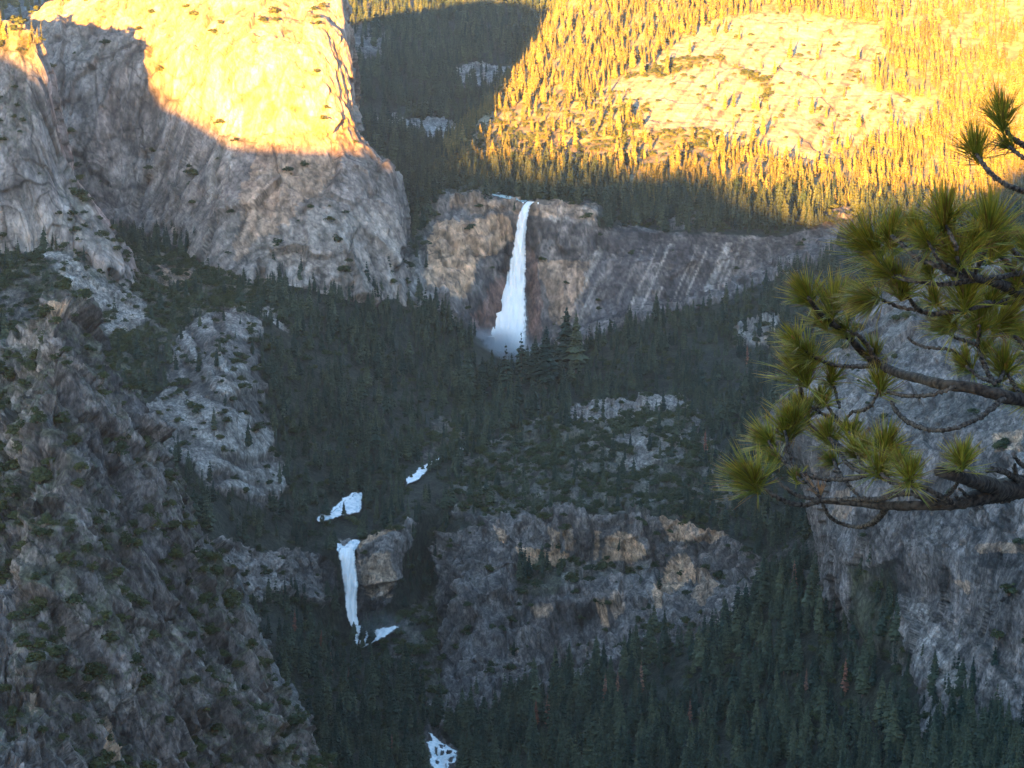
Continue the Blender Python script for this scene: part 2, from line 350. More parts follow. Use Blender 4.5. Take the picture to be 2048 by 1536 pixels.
# ---- far forested slope behind the waterfall, and the grey hill in the corner
us = [480, 640, 720, 820, 900, 980, 1060, 1140, 1240, 1400]
farR = [[(480,-60,6700),(900,-80,6900),(1400,-60,6900)], [(480,40,5600),(700,20,5500),(950,0,5700),(1150,0,5600),(1400,0,5600)],
 [(480,120,5000),(700,100,4950),(900,110,5100),(1400,110,5100)], [(480,250,4650),(760,235,4620),(930,235,4680),(1400,240,4700)],
 [(480,300,4400),(760,285,4350),(940,285,4380),(1400,300,4400)], [(480,430,3950),(760,400,3950),(900,385,3950),(1400,380,4050)]]
build_sheet('hillside', loft_u(farR, us, 3.2), rel=(60, 20, 8), amp=(8, 3, 1), cover0=1, base=(.6, 1), regions=[
 ('tree', [(900,140),(950,128),(1030,135),(1040,165),(960,172),(905,160)], 8, .12), ('tree', [(690,75),(790,70),(780,100),(700,135)], 10, .15),
 ('tree', [(700,236),(940,238),(925,275),(880,285),(800,262),(700,252)], 8, .12), ('tree', [(680,-60),(900,-60),(830,20),(740,60),(690,80)], 10, .45),
 ('pale', [(900,140),(950,128),(1030,135),(1040,165),(960,172),(905,160)], 8, .5), ('pale', [(700,236),(940,238),(925,275),(800,262)], 8, .5)])
build_sheet('hill', loft_u([[(-400,-120,6600),(260,-120,6600)], [(-400,10,5400),(260,10,5400)], [(-400,150,4700),(260,150,4700)]], [-400, -200, 0, 120, 260], 4),
 rel=(90, 30, 9), amp=(16, 6, 2), base=(.5, 1), cover0=.25)
tick(' ---- sunlit slope')
# ---- sunlit slope at the upper right
R_ = [[(1085,60,5750),(1168,-60,5320),(1300,-70,5350),(1500,-70,5400),(1750,-70,5400),(2048,-70,5300),(2330,-70,5200)],
 [(1060,80,5500),(1135,25,5120),(1270,10,5100),(1470,10,5120),(1720,10,5120),(2048,10,5080),(2330,10,5000)],
 [(1030,130,5350),(1092,92,4900),(1250,90,4850),(1450,90,4850),(1700,90,4900),(2048,90,4860),(2330,90,4800)],
 [(960,230,5050),(1005,200,4560),(1180,190,4500),(1400,190,4480),(1650,190,4550),(2048,210,4560),(2330,210,4500)],
 [(890,310,4750),(935,272,4330),(1150,290,4180),(1380,300,4150),(1620,310,4200),(2048,350,4260),(2330,360,4200)],
 [(850,380,4400),(895,335,4080),(1150,352,3980),(1400,375,3930),(1650,420,3900),(2048,450,3950),(2330,470,3900)],
 [(840,440,4200),(890,420,3800),(1150,450,3750),(1400,480,3760),(1650,520,3800),(2048,560,3850),(2330,600,3850)]]
slab = [(1240,160),(1330,110),(1440,35),(1560,20),(1650,40),(1760,52),(1775,110),(1720,170),(1850,205),(1905,215),(1840,262),(1700,290),(1640,330),(1560,322),(1500,290),(1420,262),(1300,262),(1270,210)]
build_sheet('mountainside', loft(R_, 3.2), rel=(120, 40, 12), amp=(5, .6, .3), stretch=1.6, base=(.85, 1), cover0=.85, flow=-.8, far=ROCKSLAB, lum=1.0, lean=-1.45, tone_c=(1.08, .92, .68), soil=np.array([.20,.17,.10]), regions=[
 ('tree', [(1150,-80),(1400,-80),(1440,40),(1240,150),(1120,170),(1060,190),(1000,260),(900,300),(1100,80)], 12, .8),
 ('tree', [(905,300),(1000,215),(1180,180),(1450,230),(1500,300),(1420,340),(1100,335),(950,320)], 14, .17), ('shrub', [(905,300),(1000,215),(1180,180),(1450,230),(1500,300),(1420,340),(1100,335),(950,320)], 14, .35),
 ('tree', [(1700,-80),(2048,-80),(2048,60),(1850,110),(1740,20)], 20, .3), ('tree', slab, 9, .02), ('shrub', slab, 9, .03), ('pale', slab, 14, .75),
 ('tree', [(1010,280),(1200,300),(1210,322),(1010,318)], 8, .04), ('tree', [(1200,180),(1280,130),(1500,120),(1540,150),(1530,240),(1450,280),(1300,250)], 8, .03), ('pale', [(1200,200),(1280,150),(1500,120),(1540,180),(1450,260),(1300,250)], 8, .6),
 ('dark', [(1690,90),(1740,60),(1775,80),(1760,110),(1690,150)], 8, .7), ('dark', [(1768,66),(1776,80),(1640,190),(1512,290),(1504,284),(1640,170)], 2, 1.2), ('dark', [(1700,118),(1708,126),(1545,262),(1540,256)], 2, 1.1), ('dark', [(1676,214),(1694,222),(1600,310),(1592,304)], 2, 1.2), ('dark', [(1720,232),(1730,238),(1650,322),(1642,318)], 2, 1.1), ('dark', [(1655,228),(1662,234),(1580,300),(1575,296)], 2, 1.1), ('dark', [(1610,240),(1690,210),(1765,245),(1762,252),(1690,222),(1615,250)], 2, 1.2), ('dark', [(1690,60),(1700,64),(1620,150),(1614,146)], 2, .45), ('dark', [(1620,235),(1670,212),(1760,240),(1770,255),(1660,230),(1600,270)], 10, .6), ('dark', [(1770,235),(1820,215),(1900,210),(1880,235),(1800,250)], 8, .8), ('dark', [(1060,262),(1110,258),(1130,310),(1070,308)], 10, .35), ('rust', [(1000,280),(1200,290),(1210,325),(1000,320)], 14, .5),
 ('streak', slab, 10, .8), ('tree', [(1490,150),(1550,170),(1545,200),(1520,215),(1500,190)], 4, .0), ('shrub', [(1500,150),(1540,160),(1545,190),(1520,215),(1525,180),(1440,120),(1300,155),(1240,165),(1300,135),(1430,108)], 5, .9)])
tick('# ---- the valley')
# ---- the valley: plateau, big cliff with the upper fall, forest benches, gorge with the lower fall
us = [-320, -120, 40, 160, 280, 370, 440, 500, 560, 620, 668, 720, 770, 815, 850, 880, 920, 970, 1020, 1045, 1075, 1120, 1180, 1240, 1300, 1380, 1460, 1540, 1600, 1680, 1760, 1880, 2040, 2320]
V_ = [
 [(-300,480,3950),(400,420,4050),(760,330,4450),(900,335,4250),(1100,342,4080),(1500,385,4020),(1700,400,4000),(2300,480,3950)],
 [(-300,520,3600),(400,460,3600),(740,400,3740),(800,400,3700),(850,388,3680),(900,382,3680),(960,386,3660),(1030,402,3630),(1060,404,3630),(1190,408,3630),(1205,448,3620),(1300,462,3620),(1400,458,3630),(1550,462,3670),(1650,440,3740),(1800,440,3780),(2300,480,3780)],
 [(-300,530,3560),(400,470,3560),(740,410,3690),(800,415,3650),(850,402,3645),(900,396,3640),(960,398,3625),(1030,415,3610),(1060,418,3602),(1190,420,3600),(1205,460,3590),(1300,475,3590),(1400,470,3600),(1550,474,3640),(1650,456,3700),(1800,455,3750),(2300,490,3750)],
 [(-300,560,3240),(60,500,3240),(215,478,3300),(400,500,3400),(740,480,3500),(800,500,3460),(850,500,3530),(900,500,3545),(960,500,3560),(1020,520,3590),(1045,520,3596),(1075,520,3575),(1190,515,3550),(1300,530,3548),(1400,520,3570),(1550,500,3625),(1650,470,3690),(1800,468,3735),(2300,500,3735)],
 [(-300,580,3060),(0,535,3030),(60,512,3040),(130,505,3060),(215,488,3150),(300,540,3210),(450,575,3230),(600,585,3230),(800,600,3330),(900,620,3440),(950,645,3470),(1010,690,3500),(1050,700,3510),(1080,690,3490),(1130,672,3470),(1200,640,3480),(1300,608,3500),(1420,578,3545),(1560,524,3610),(1650,486,3650),(1800,490,3680),(2300,520,3700)],
 [(-300,700,2900),(60,640,2900),(200,640,2980),(400,650,3010),(550,660,3040),(700,720,3080),(850,760,3180),(920,785,3230),(1000,785,3230),(1150,800,3180),(1300,806,3130),(1450,750,3220),(1560,690,3300),(1700,670,3300),(2300,700,3300)],
 [(-300,900,2500),(200,800,2650),(300,830,2680),(450,860,2730),(560,880,2790),(700,890,2850),(850,905,2900),(930,890,2920),(1100,880,2960),(1300,880,2920),(1450,860,2950),(1600,860,2880),(2300,900,2900)],
 [(-300,1080,2250),(300,970,2480),(400,990,2560),(560,1010,2650),(700,1010,2720),(820,970,2760),(900,960,2780),(1000,960,2790),(1150,955,2770),(1300,960,2740),(1450,980,2700),(1560,1010,2620),(1700,980,2600),(2300,1050,2500)],
 [(-300,1150,2120),(300,1020,2400),(400,1070,2480),(520,1108,2545),(600,1116,2575),(640,1118,2590),(680,1096,2600),(712,1096,2598),(760,1072,2600),(830,1040,2620),(860,1015,2700),(890,1025,2690),(900,1040,2640),(1000,1045,2620),(1150,1024,2600),(1300,1030,2590),(1450,1062,2560),(1530,1108,2500),(1600,1090,2480),(1700,1020,2480),(2300,1100,2300)],
 [(-300,1180,2090),(300,1060,2380),(400,1100,2455),(520,1130,2525),(600,1138,2562),(668,1140,2585),(720,1135,2586),(770,1120,2570),(830,1090,2600),(860,1080,2680),(885,1090,2640),(920,1090,2590),(1000,1095,2590),(1150,1085,2580),(1300,1085,2570),(1450,1105,2540),(1530,1135,2480),(1600,1120,2460),(2300,1200,2200)],
 [(-300,1250,2040),(400,1120,2440),(520,1160,2510),(600,1170,2545),(668,1190,2572),(720,1190,2570),(770,1170,2560),(830,1140,2600),(860,1150,2650),(885,1160,2590),(920,1150,2550),(1000,1150,2560),(1150,1145,2568),(1300,1150,2545),(1450,1150,2505),(1530,1150,2450),(1600,1140,2440),(2300,1240,2100)],
 [(-300,1290,2000),(400,1135,2430),(520,1180,2495),(600,1190,2525),(668,1225,2560),(720,1225,2560),(770,1205,2545),(830,1165,2590),(860,1210,2610),(885,1220,2560),(920,1190,2520),(1000,1180,2515),(1150,1180,2512),(1300,1180,2500),(1450,1170,2470),(1530,1160,2430),(1600,1150,2420),(2300,1270,2050)],
 [(-300,1400,1900),(400,1150,2420),(500,1205,2470),(600,1215,2500),(680,1290,2540),(740,1284,2530),(790,1240,2540),(840,1220,2565),(880,1320,2490),(950,1345,2440),(1100,1335,2440),(1200,1320,2420),(1300,1280,2400),(1450,1200,2400),(1560,1160,2360),(1700,1150,2300),(2300,1300,2000)],
 [(-300,1560,1850),(420,1330,2250),(560,1360,2300),(700,1400,2350),(800,1400,2360),(880,1440,2330),(1000,1430,2310),(1100,1410,2320),(1300,1360,2280),(1450,1320,2230),(1600,1300,2150),(1760,1330,2030),(2048,1400,1880),(2300,1400,1800)],
 [(-300,1650,1800),(500,1540,2120),(880,1540,2190),(1100,1500,2210),(1300,1470,2170),(1600,1470,2050),(2048,1500,1780),(2300,1520,1700)],
 [(-300,1900,1400),(500,1800,1750),(880,1800,1800),(1100,1780,1800),(1600,1760,1720),(2048,1760,1500),(2300,1760,1450)]]
nev = [(832,600),(818,540),(850,470),(880,396),(1000,396),(1062,410),(1192,412),(1200,452),(1400,468),(1560,474),(1650,452),(1705,470),(1640,525),(1560,552),(1440,606),(1300,638),(1230,658),(1150,696),(1060,716),(990,710),(940,660),(880,618)]
band = [(880,1070),(960,1055),(1000,1048),(1150,1026),(1300,1036),(1450,1066),(1530,1112),(1560,1150),(1500,1222),(1430,1270),(1330,1302),(1250,1346),(1140,1368),(1040,1402),(960,1430),(900,1450),(875,1400),(880,1290),(872,1180)]
knoll = [(280,830),(340,770),(345,690),(400,655),(450,632),(518,650),(528,700),(520,780),(547,880),(575,985),(520,1025),(440,1000),(370,940),(320,890)]
brushL = [(-50,500),(260,500),(480,520),(560,565),(530,640),(380,650),(300,720),(280,820),(150,700),(-50,640)]
brushR = [(900,985),(960,900),(1100,845),(1180,812),(1375,806),(1400,870),(1480,950),(1470,1045),(1300,1035),(1150,1020),(1000,1045),(910,1035)]
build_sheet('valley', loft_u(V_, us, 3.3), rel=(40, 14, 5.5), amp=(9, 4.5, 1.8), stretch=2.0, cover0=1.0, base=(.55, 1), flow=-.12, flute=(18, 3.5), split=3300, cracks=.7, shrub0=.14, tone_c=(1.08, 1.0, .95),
 cover=[(455, 810, 75, 140, 42), (1290, 870, 160, 60, 12), (1040, 800, 60, 60, 10)], regions=[
 ('relief', [(-400,300),(2400,300),(2400,1000),(-400,1000)], 0, .6), ('relief', nev, 6, 1.0), ('relief', [(1190,414),(1700,460),(1640,505),(1300,610),(1150,672),(1060,706),(1062,412)], 6, .45), ('relief', band, 6, 1.3), 
 ('tree', nev, 5, 0), ('shrub', nev, 5, .02), ('tree', [(880,382),(960,385),(1060,402),(1200,408),(1200,425),(880,425)], 5, .03), ('tan', [(900,388),(1060,402),(1196,408),(1190,440),(1080,432),(900,412)], 6, .5),
 ('tan', [(870,440),(1020,425),(1030,470),(950,530),(930,600),(880,590),(840,560)], 12, .9), ('tan', [(1080,520),(1190,520),(1150,640),(1100,650)], 10, .5),
 ('dark', [(1020,440),(1034,440),(1020,540),(985,640),(960,690),(930,640),(960,580),(1000,530)], 7, .6), ('rust', [(990,560),(1015,530),(990,680),(950,680),(940,640)], 8, .9),
 ('rust', [(1055,480),(1080,530),(1085,680),(1050,700),(1050,560)], 6, .9), ('dark', [(1056,440),(1075,470),(1085,600),(1080,690),(1056,690),(1054,560)], 7, .45),
 ('dark', [(1190,455),(1480,470),(1440,520),(1340,530),(1190,500)], 9, .75), ('dark', [(1300,535),(1440,530),(1400,600),(1320,600)], 8, .5), ('streak', [(1190,500),(1500,480),(1460,570),(1300,612),(1150,672),(1140,640)], 6, .9), ('pale', [(1160,590),(1185,520),(1190,520),(1150,650),(1135,650)], 3, .5),
 ('pale', [(1080,416),(1195,416),(1190,450),(1110,440)], 5, .6),
 ('shrub', [(790,380),(880,390),(860,470),(830,540),(800,560)], 8, .3), ('tree', [(800,480),(850,530),(870,600),(830,620),(800,560)], 8, .12), ('pale', [(795,500),(850,520),(880,600),(830,615),(815,560)], 8, .8), ('tree', [(830,410),(880,390),(850,480),(830,500)], 6, .3),
 ('tree', [(1340,430),(1420,420),(1400,450),(1340,462)], 6, .25), ('tree', [(1640,430),(1710,415),(1700,470),(1650,480)], 4, .02), ('tree', [(1460,650),(1560,625),(1560,690),(1470,692)], 8, .12), ('pale', [(1460,650),(1560,625),(1560,690),(1470,692)], 8, .7), ('relief', [(1460,650),(1560,625),(1560,690),(1470,692)], 4, 1.2),
 ('tree', brushL, 12, .16), ('shrub', brushL, 12, .85), ('tree', [(80,505),(150,505),(190,560),(290,600),(300,640),(240,680),(190,660),(150,590)], 10, .02), ('shrub', [(80,505),(150,505),(190,560),(290,600),(300,640),(240,680),(190,660),(150,590)], 10, .15),
 ('pale', [(80,505),(150,505),(190,560),(290,600),(300,640),(240,680),(190,660),(150,590)], 10, .85), ('tree', [(-50,560),(60,590),(60,650),(-50,640)], 8, .05), ('shrub', [(-50,560),(60,590),(60,650),(-50,640)], 8, .3),
 ('pale', [(500,620),(530,618),(580,655),(575,668)], 4, .9), ('tree', [(500,620),(530,618),(580,655),(575,668)], 4, 0), ('tan', [(310,530),(390,545),(380,575),(310,570)], 8, .4), ('shrub', [(310,530),(390,545),(380,575),(310,570)], 8, .3), ('tree', [(310,530),(390,545),(380,575),(310,570)], 8, .05),
 ('tree', knoll, 12, .08), ('shrub', knoll, 8, .13), ('relief', knoll, 4, .5), ('slabs', knoll, 6, 1.0),
 ('tree', brushR, 14, .16), ('shrub', brushR, 14, .62), ('relief', brushR, 6, 1.0), ('tree', [(1150,815),(1375,806),(1370,830),(1270,860),(1150,862),(1130,850)], 6, .05), ('shrub', [(1150,815),(1375,806),(1370,830),(1270,860),(1150,862),(1130,850)], 6, .08), ('pale', [(1150,815),(1375,806),(1370,830),(1270,860),(1150,862),(1130,850)], 6, .6),
 ('pale', [(1225,900),(1360,890),(1370,930),(1260,950)], 14, .6), ('shrub', [(1225,900),(1360,890),(1370,930),(1260,950)], 14, .25), ('tree', [(820,900),(930,880),(940,910),(830,925)], 7, .2), ('shrub', [(880,830),(940,840),(940,910),(850,920)], 9, .5), ('tree', [(880,830),(940,840),(940,910),(850,920)], 9, .3),
 ('tree', band, 6, .01), ('shrub', band, 6, .10), ('tree', [(1035,1130),(1125,1150),(1120,1190),(1035,1190)], 5, .5), ('shrub', [(1035,1125),(1300,1130),(1290,1150),(1120,1185),(1035,1190)], 6, .5),
 ('dark', [(880,1060),(1000,1050),(1040,1120),(1040,1340),(960,1420),(880,1430)], 16, .42), ('dark', [(1040,1040),(1300,1040),(1450,1070),(1530,1130),(1440,1160),(1300,1140),(1040,1130)], 16, .38), ('dark', [(1040,1190),(1240,1180),(1250,1260),(1100,1330),(1040,1330)], 14, .4),
 ('tan', [(1030,1100),(1080,1102),(1140,1110),(1145,1134),(1110,1142),(1050,1138)], 4, .95), ('tan', [(1100,1060),(1122,1070),(1122,1110),(1104,1110)], 4, .8), ('tan', [(1190,1062),(1202,1062),(1200,1120),(1186,1122)], 3, .9), ('tan', [(1208,1075),(1240,1060),(1290,1095),(1295,1110),(1230,1126),(1208,1126)], 4, .95),
 ('tan', [(1320,1040),(1420,1050),(1465,1078),(1430,1086),(1340,1082)], 7, .8), ('tan', [(1310,1200),(1340,1130),(1370,1105),(1390,1140),(1400,1150),(1350,1190),(1310,1222)], 6, .95), ('tan', [(1190,1212),(1215,1212),(1216,1242),(1200,1240)], 3, .9), ('tan', [(1060,1210),(1100,1205),(1110,1225),(1070,1232)], 5, .6), ('tan', [(990,1065),(1012,1070),(1020,1090),(1000,1090)], 4, .7),
 ('relief', [(1040,1110),(1145,1110),(1145,1138),(1050,1138)], 3, .5), ('dark', [(1140,1215),(1190,1212),(1190,1245),(1140,1240)], 4, .8), ('tan', [(1225,1200),(1250,1190),(1255,1225),(1228,1240)], 4, .6), ('tan', [(1130,1065),(1150,1060),(1152,1105),(1134,1105)], 4, .5), ('tan', [(1400,1140),(1440,1170),(1400,1210),(1380,1190)], 6, .6),
 ('tree', [(405,1075),(520,1104),(660,1116),(675,1130),(676,1200),(640,1215),(590,1195),(490,1215),(440,1160)], 5, 0), ('relief', [(405,1070),(680,1100),(676,1220),(440,1200)], 5, 1.1), ('dark', [(640,1110),(676,1110),(680,1240),(640,1215)], 6, .8), ('dark', [(560,1130),(640,1125),(640,1200),(560,1190)], 8, .35),
 ('tree', [(712,1092),(760,1066),(835,1038),(832,1075),(800,1130),(782,1205),(740,1250),(712,1240)], 5, 0), ('tan', [(712,1090),(790,1056),(792,1064),(720,1104)], 3, .9), ('tan', [(722,1120),(780,1110),(782,1190),(740,1200)], 8, .6), ('dark', [(712,1160),(735,1190),(775,1215),(760,1260),(716,1250)], 5, .9),
 ('tree', [(740,1250),(800,1225),(880,1180),(885,1290),(895,1430),(860,1440),(820,1330),(760,1300)], 6, .03), ('shrub', [(740,1250),(800,1225),(880,1180),(885,1290),(895,1430),(860,1440),(820,1330),(760,1300)], 8, .45), ('dark', [(740,1250),(800,1225),(880,1180),(885,1290),(895,1430),(860,1440),(820,1330),(760,1300)], 8, .75),
 ('tree', [(860,1430),(930,1410),(1010,1370),(990,1420),(930,1455),(880,1470)], 6, .08), ('tree', [(845,1462),(880,1470),(920,1510),(915,1545),(860,1545)], 2, 0), ('dark', [(840,1455),(890,1465),(925,1510),(915,1560),(850,1560)], 3, .5),
 ('tree', [(1560,1090),(1640,1080),(1660,1190),(1580,1200),(1500,1190)], 8, .55), ('tree', [(1700,1180),(1820,1170),(1850,1260),(1960,1380),(1900,1380),(1780,1320),(1700,1280)], 8, .5), ('pale', [(1800,1180),(1850,1200),(1960,1380),(1800,1330)], 8, .6),
 ('tree', [(675,1080),(716,1080),(716,1094),(676,1096)], 2, 0)])
tick('cliff at the right')
# ---- cliff at the right
P_ = [[(1752,650,2950),(1772,600,2750),(1850,575,2650),(1950,545,2600),(2048,520,2550),(2330,470,2450)],
 [(1742,650,2700),(1765,600,2480),(1850,566,2420),(1950,532,2380),(2048,505,2330),(2330,440,2250)],
 [(1650,745,2650),(1690,700,2380),(1800,700,2290),(1900,700,2220),(2048,700,2150),(2330,700,2050)],
 [(1522,850,2550),(1556,826,2330),(1720,840,2190),(1850,840,2120),(2048,840,2040),(2330,840,1960)],
 [(1600,970,2450),(1640,960,2210),(1750,960,2120),(1880,960,2060),(2048,960,1970),(2330,960,1900)],
 [(1635,1110,2380),(1663,1100,2150),(1760,1100,2080),(1880,1100,2010),(2048,1100,1920),(2330,1100,1850)],
 [(1640,1210,2330),(1665,1190,2125),(1780,1190,2070),(1900,1200,1990),(2048,1200,1890),(2330,1200,1820)],
 [(1700,1340,2200),(1765,1335,2060),(1835,1335,1990),(1925,1370,1920),(2048,1430,1840),(2330,1450,1780)],
 [(1750,1500,2100),(1800,1500,2000),(1850,1500,1900),(1940,1520,1850),(2048,1580,1780),(2330,1600,1700)]]
build_sheet('cliff.001', loft(P_, 2.8), rel=(50, 16, 5), amp=(8, 2.0, .5), stretch=3.2, base=(.70, 1), plant_ledges=.2, flow=.5, lum=.88, flute=(16, 2), cracks=.9, tone_c=(1.04, .99, .97), regions=[
 ('tan', [(1995,880),(2048,870),(2048,905),(2000,912)], 5, .8), ('tan', [(1950,1090),(2048,1085),(2048,1110),(1960,1110)], 5, .7), ('dark', [(1960,1100),(2048,1100),(2048,1140),(1960,1135)], 5, .8), ('tan', [(1900,1160),(1945,1160),(1930,1188)], 4, .6), ('tan', [(1668,980),(1715,975),(1720,1040),(1670,1040)], 12, .6),
 ('pale', [(1800,1180),(1850,1210),(1900,1270),(1960,1360),(1930,1400),(1860,1370),(1820,1320)], 12, .7), ('shrub', [(1700,1130),(1780,1140),(1800,1240),(1830,1330),(1760,1340),(1700,1260)], 10, .6), ('tree', [(1700,1130),(1790,1140),(1800,1240),(1830,1310),(1760,1330),(1700,1260)], 8, .55),
 ('tree', [(1520,820),(1600,800),(1640,900),(1620,960)], 10, .25), ('tree', [(1740,1130),(1790,1120),(1800,1230),(1750,1240)], 5, .7)])
tick(' ridge at the left')
# ---- ridge at the left, nearest, and the spur behind it
g1 = [(-300,820,1800),(-100,740,1780),(0,700,1760),(45,672,1752),(80,605,1742),(106,580,1740),(130,592,1738),(165,652,1732),(230,752,1720),(290,862,1705),(340,966,1690),(380,1082,1675),(450,1192,1655),(512,1300,1635),(566,1402,1615),(655,1545,1590),(780,1760,1560)]
g3 = [(-300,1800,1180),(-160,1800,1190),(-60,1800,1210),(0,1800,1230),(50,1800,1245),(90,1800,1260),(130,1800,1275),(180,1800,1300),(240,1800,1330),(300,1800,1360),(360,1800,1390),(420,1800,1420),(480,1800,1450),(540,1800,1475),(600,1800,1500),(690,1800,1530),(785,1805,1555)]
def mix(a, b, t, bow=0): return [tuple(np.array(p) * (1 - t) + np.array(q) * t + np.array([0, 0, bow])) for p, q in zip(a, b)]
g1b = behind(g1, 12, -4); g0 = behind(g1, 160, -150)
spur = [(250,880,2150),(330,985,2140),(385,1072,2130),(430,1118,2125),(470,1170,2115),(492,1215,2105),(500,1270,2095),(520,1310,2080),(560,1380,2060),(600,1440,2040),(650,1540,2010),(740,1760,1960)]
spur3 = [(200,1250,1980),(250,1350,1970),(300,1450,1960),(340,1500,1950),(380,1550,1940),(420,1600,1930),(450,1650,1920),(480,1700,1910),(520,1750,1900),(580,1790,1890),(650,1800,1880),(730,1810,1900)]
build_sheet('ridge', loft([behind(spur, 180, -160), behind(spur, 20, -6), spur, mix(spur, spur3, .4, -25), spur3], 3.2), rel=(34, 12, 5), amp=(8, 4, 1.6), stretch=1.8, base=(.5, 1), plant_ledges=.6, flow=.8, lum=.9)
build_sheet('ridge.001', loft([g0, g1b, g1, mix(g1, g3, .12, -22), mix(g1, g3, .35, -40), mix(g1, g3, .65, -25), g3], 3.1), rel=(34, 12, 4.5), amp=(12, 7, 2.0), stretch=2.6, base=(.50, 1), plant_ledges=.8, flow=.22, lum=.88, flute=(15, 3), cracks=1, tone_c=(1.08, 1.0, .96), regions=[
 ('tree', [(500,1350),(600,1450),(560,1536),(500,1450)], 10, .02), ('tan', [(195,1420),(225,1440),(235,1536),(215,1536)], 5, .7), ('tan', [(165,1375),(185,1395),(182,1412)], 4, .7), ('tan', [(75,1380),(90,1400),(75,1420),(55,1405)], 6, .5), ('tan', [(105,605),(130,615),(125,640),(105,630)], 5, .8),
 ('pale', [(200,1370),(260,1380),(265,1420),(230,1420)], 8, .6), ('pale', [(548,1440),(572,1450),(575,1500),(560,1520)], 5, .7)])

tick('------- visibility')
# ------------------------------------------------------------------ visibility buffer and lookup
BW, BH = 384, 288
zb = np.full((BH, BW), 1e9)
allU, allV, allY = [], [], []
for s in SHEETS.values():
    u, v = proj(s['P']); s['U'], s['V'] = u, v
    i = (u / 2048 * BW).astype(int); j = (v / 1536 * BH).astype(int); ok = (i >= 0) & (i < BW) & (j >= 0) & (j < BH)
    np.minimum.at(zb, (j[ok], i[ok]), s['P'][ok, 1])
def seen(P, tol=60):
    u, v = proj(P); i = (u / 2048 * BW).astype(int); j = (v / 1536 * BH).astype(int)
    ok = (i >= 0) & (i < BW) & (j >= 0) & (j < BH)
    return ok & (P[:, 1] < zb[np.clip(j, 0, BH - 1), np.clip(i, 0, BW - 1)] + tol)
_bins = {}
def ground_y(u, v, sheet='valley', r=5):
    s = SHEETS[sheet]
    if sheet not in _bins:
        key = (np.floor(s['U'] / 24).astype(int) + 50) * 1000 + np.floor(s['V'] / 24).astype(int) + 50
        o = np.argsort(key, kind='stable'); _bins[sheet] = (key[o], o)
    ks, o = _bins[sheet]; a, b = int(u // 24) + 50, int(v // 24) + 50; idx = []
    for p in (-1, 0, 1):
        i0 = np.searchsorted(ks, (a + p) * 1000 + b - 1); i1 = np.searchsorted(ks, (a + p) * 1000 + b + 1, side='right'); idx.append(o[i0:i1])
    idx = np.concatenate(idx); d = (s['U'][idx] - u) ** 2 + (s['V'][idx] - v) ** 2
    k = idx[np.argpartition(d, 12)[:12]]; y = s['P'][k, 1]; return float(np.median(np.sort(y)[:8]))

tick('--- tree and shrub')
# ------------------------------------------------------------------ tree and shrub prototypes (unit height)
def conifer_mesh(name, seed, levels, fr, rad=.13, sparse=0.0, tint=1.0):
    rg = random.Random(seed); V, Fc, C = [], [], []
    for k in range(levels):
        t = (k + rg.random() * .6) / levels; h = .10 + .89 * t
        r = rad * (1 - t) ** .8 * (.55 + .45 * min(1, t * 6)) * rg.uniform(.78, 1.2) + .006
        n = max(4, int(fr * (1 - .45 * t))); a0 = rg.random() * 6.28
        for j in range(n):
            if rg.random() < sparse: continue
            a = a0 + 6.283 * j / n + rg.uniform(-.3, .3); rr = r * rg.uniform(.65, 1.25); w = rr * rg.uniform(.34, .5) + .004
            ca, sa = math.cos(a), math.sin(a); dr = rr * rg.uniform(.25, .55); z0 = h + rg.uniform(-.01, .01)
            b = len(V); th = .010 + .10 * rr
            V += [(0, 0, z0 + th), (ca * rr * .55 - sa * w, sa * rr * .55 + ca * w, z0 - dr * .5), (ca * rr, sa * rr, z0 - dr + .012),
                  (ca * rr * .55 + sa * w, sa * rr * .55 - ca * w, z0 - dr * .5), (ca * rr * .5, sa * rr * .5, z0 - dr * .2 + th * 1.3), (ca * rr * .45, sa * rr * .45, z0 - dr * .9 - th * 1.5)]
            g = rg.uniform(.75, 1.25) * tint; C += [(g * .6,) * 3, (g,) * 3, (g * 1.6, g * 1.5, g * 1.2), (g,) * 3, (g * 1.2,) * 3, (g * .5,) * 3]  # pale new-growth tips; shade painted into frond roots and undersides
            Fc += [(b, b + 1, b + 4), (b + 1, b + 2, b + 4), (b + 4, b + 2, b + 3), (b, b + 4, b + 3), (b, b + 5, b + 1), (b + 5, b + 2, b + 1), (b + 5, b + 3, b + 2), (b, b + 3, b + 5)]
    b = len(V); V += [(.004, 0, .97), (-.002, .004, .97), (-.002, -.004, .97), (0, 0, 1.03)]; C += [(1, 1, 1)] * 4; Fc += [(b, b + 1, b + 3), (b + 1, b + 2, b + 3), (b + 2, b, b + 3)]
    me = mesh_from(np.array(V), np.array(Fc), name, False); setcol(me, np.array(C)); return me
def trunk_mesh(name, r=.011, top=.9, n=6):
    V, Fc = [], []
    for z, q in ((-.05, 1.3), (.1, 1.0), (.5, .7), (top, .15)):
        for i in range(n): V.append((r * q * math.cos(6.283 * i / n), r * q * math.sin(6.283 * i / n), z))
    for k in range(3):
        for i in range(n): Fc.append((k * n + i, k * n + (i + 1) % n, k * n + n + (i + 1) % n, k * n + n + i))
    me = mesh_from(np.array(V), np.array(Fc), name); setcol(me, np.ones((len(V), 3))); return me
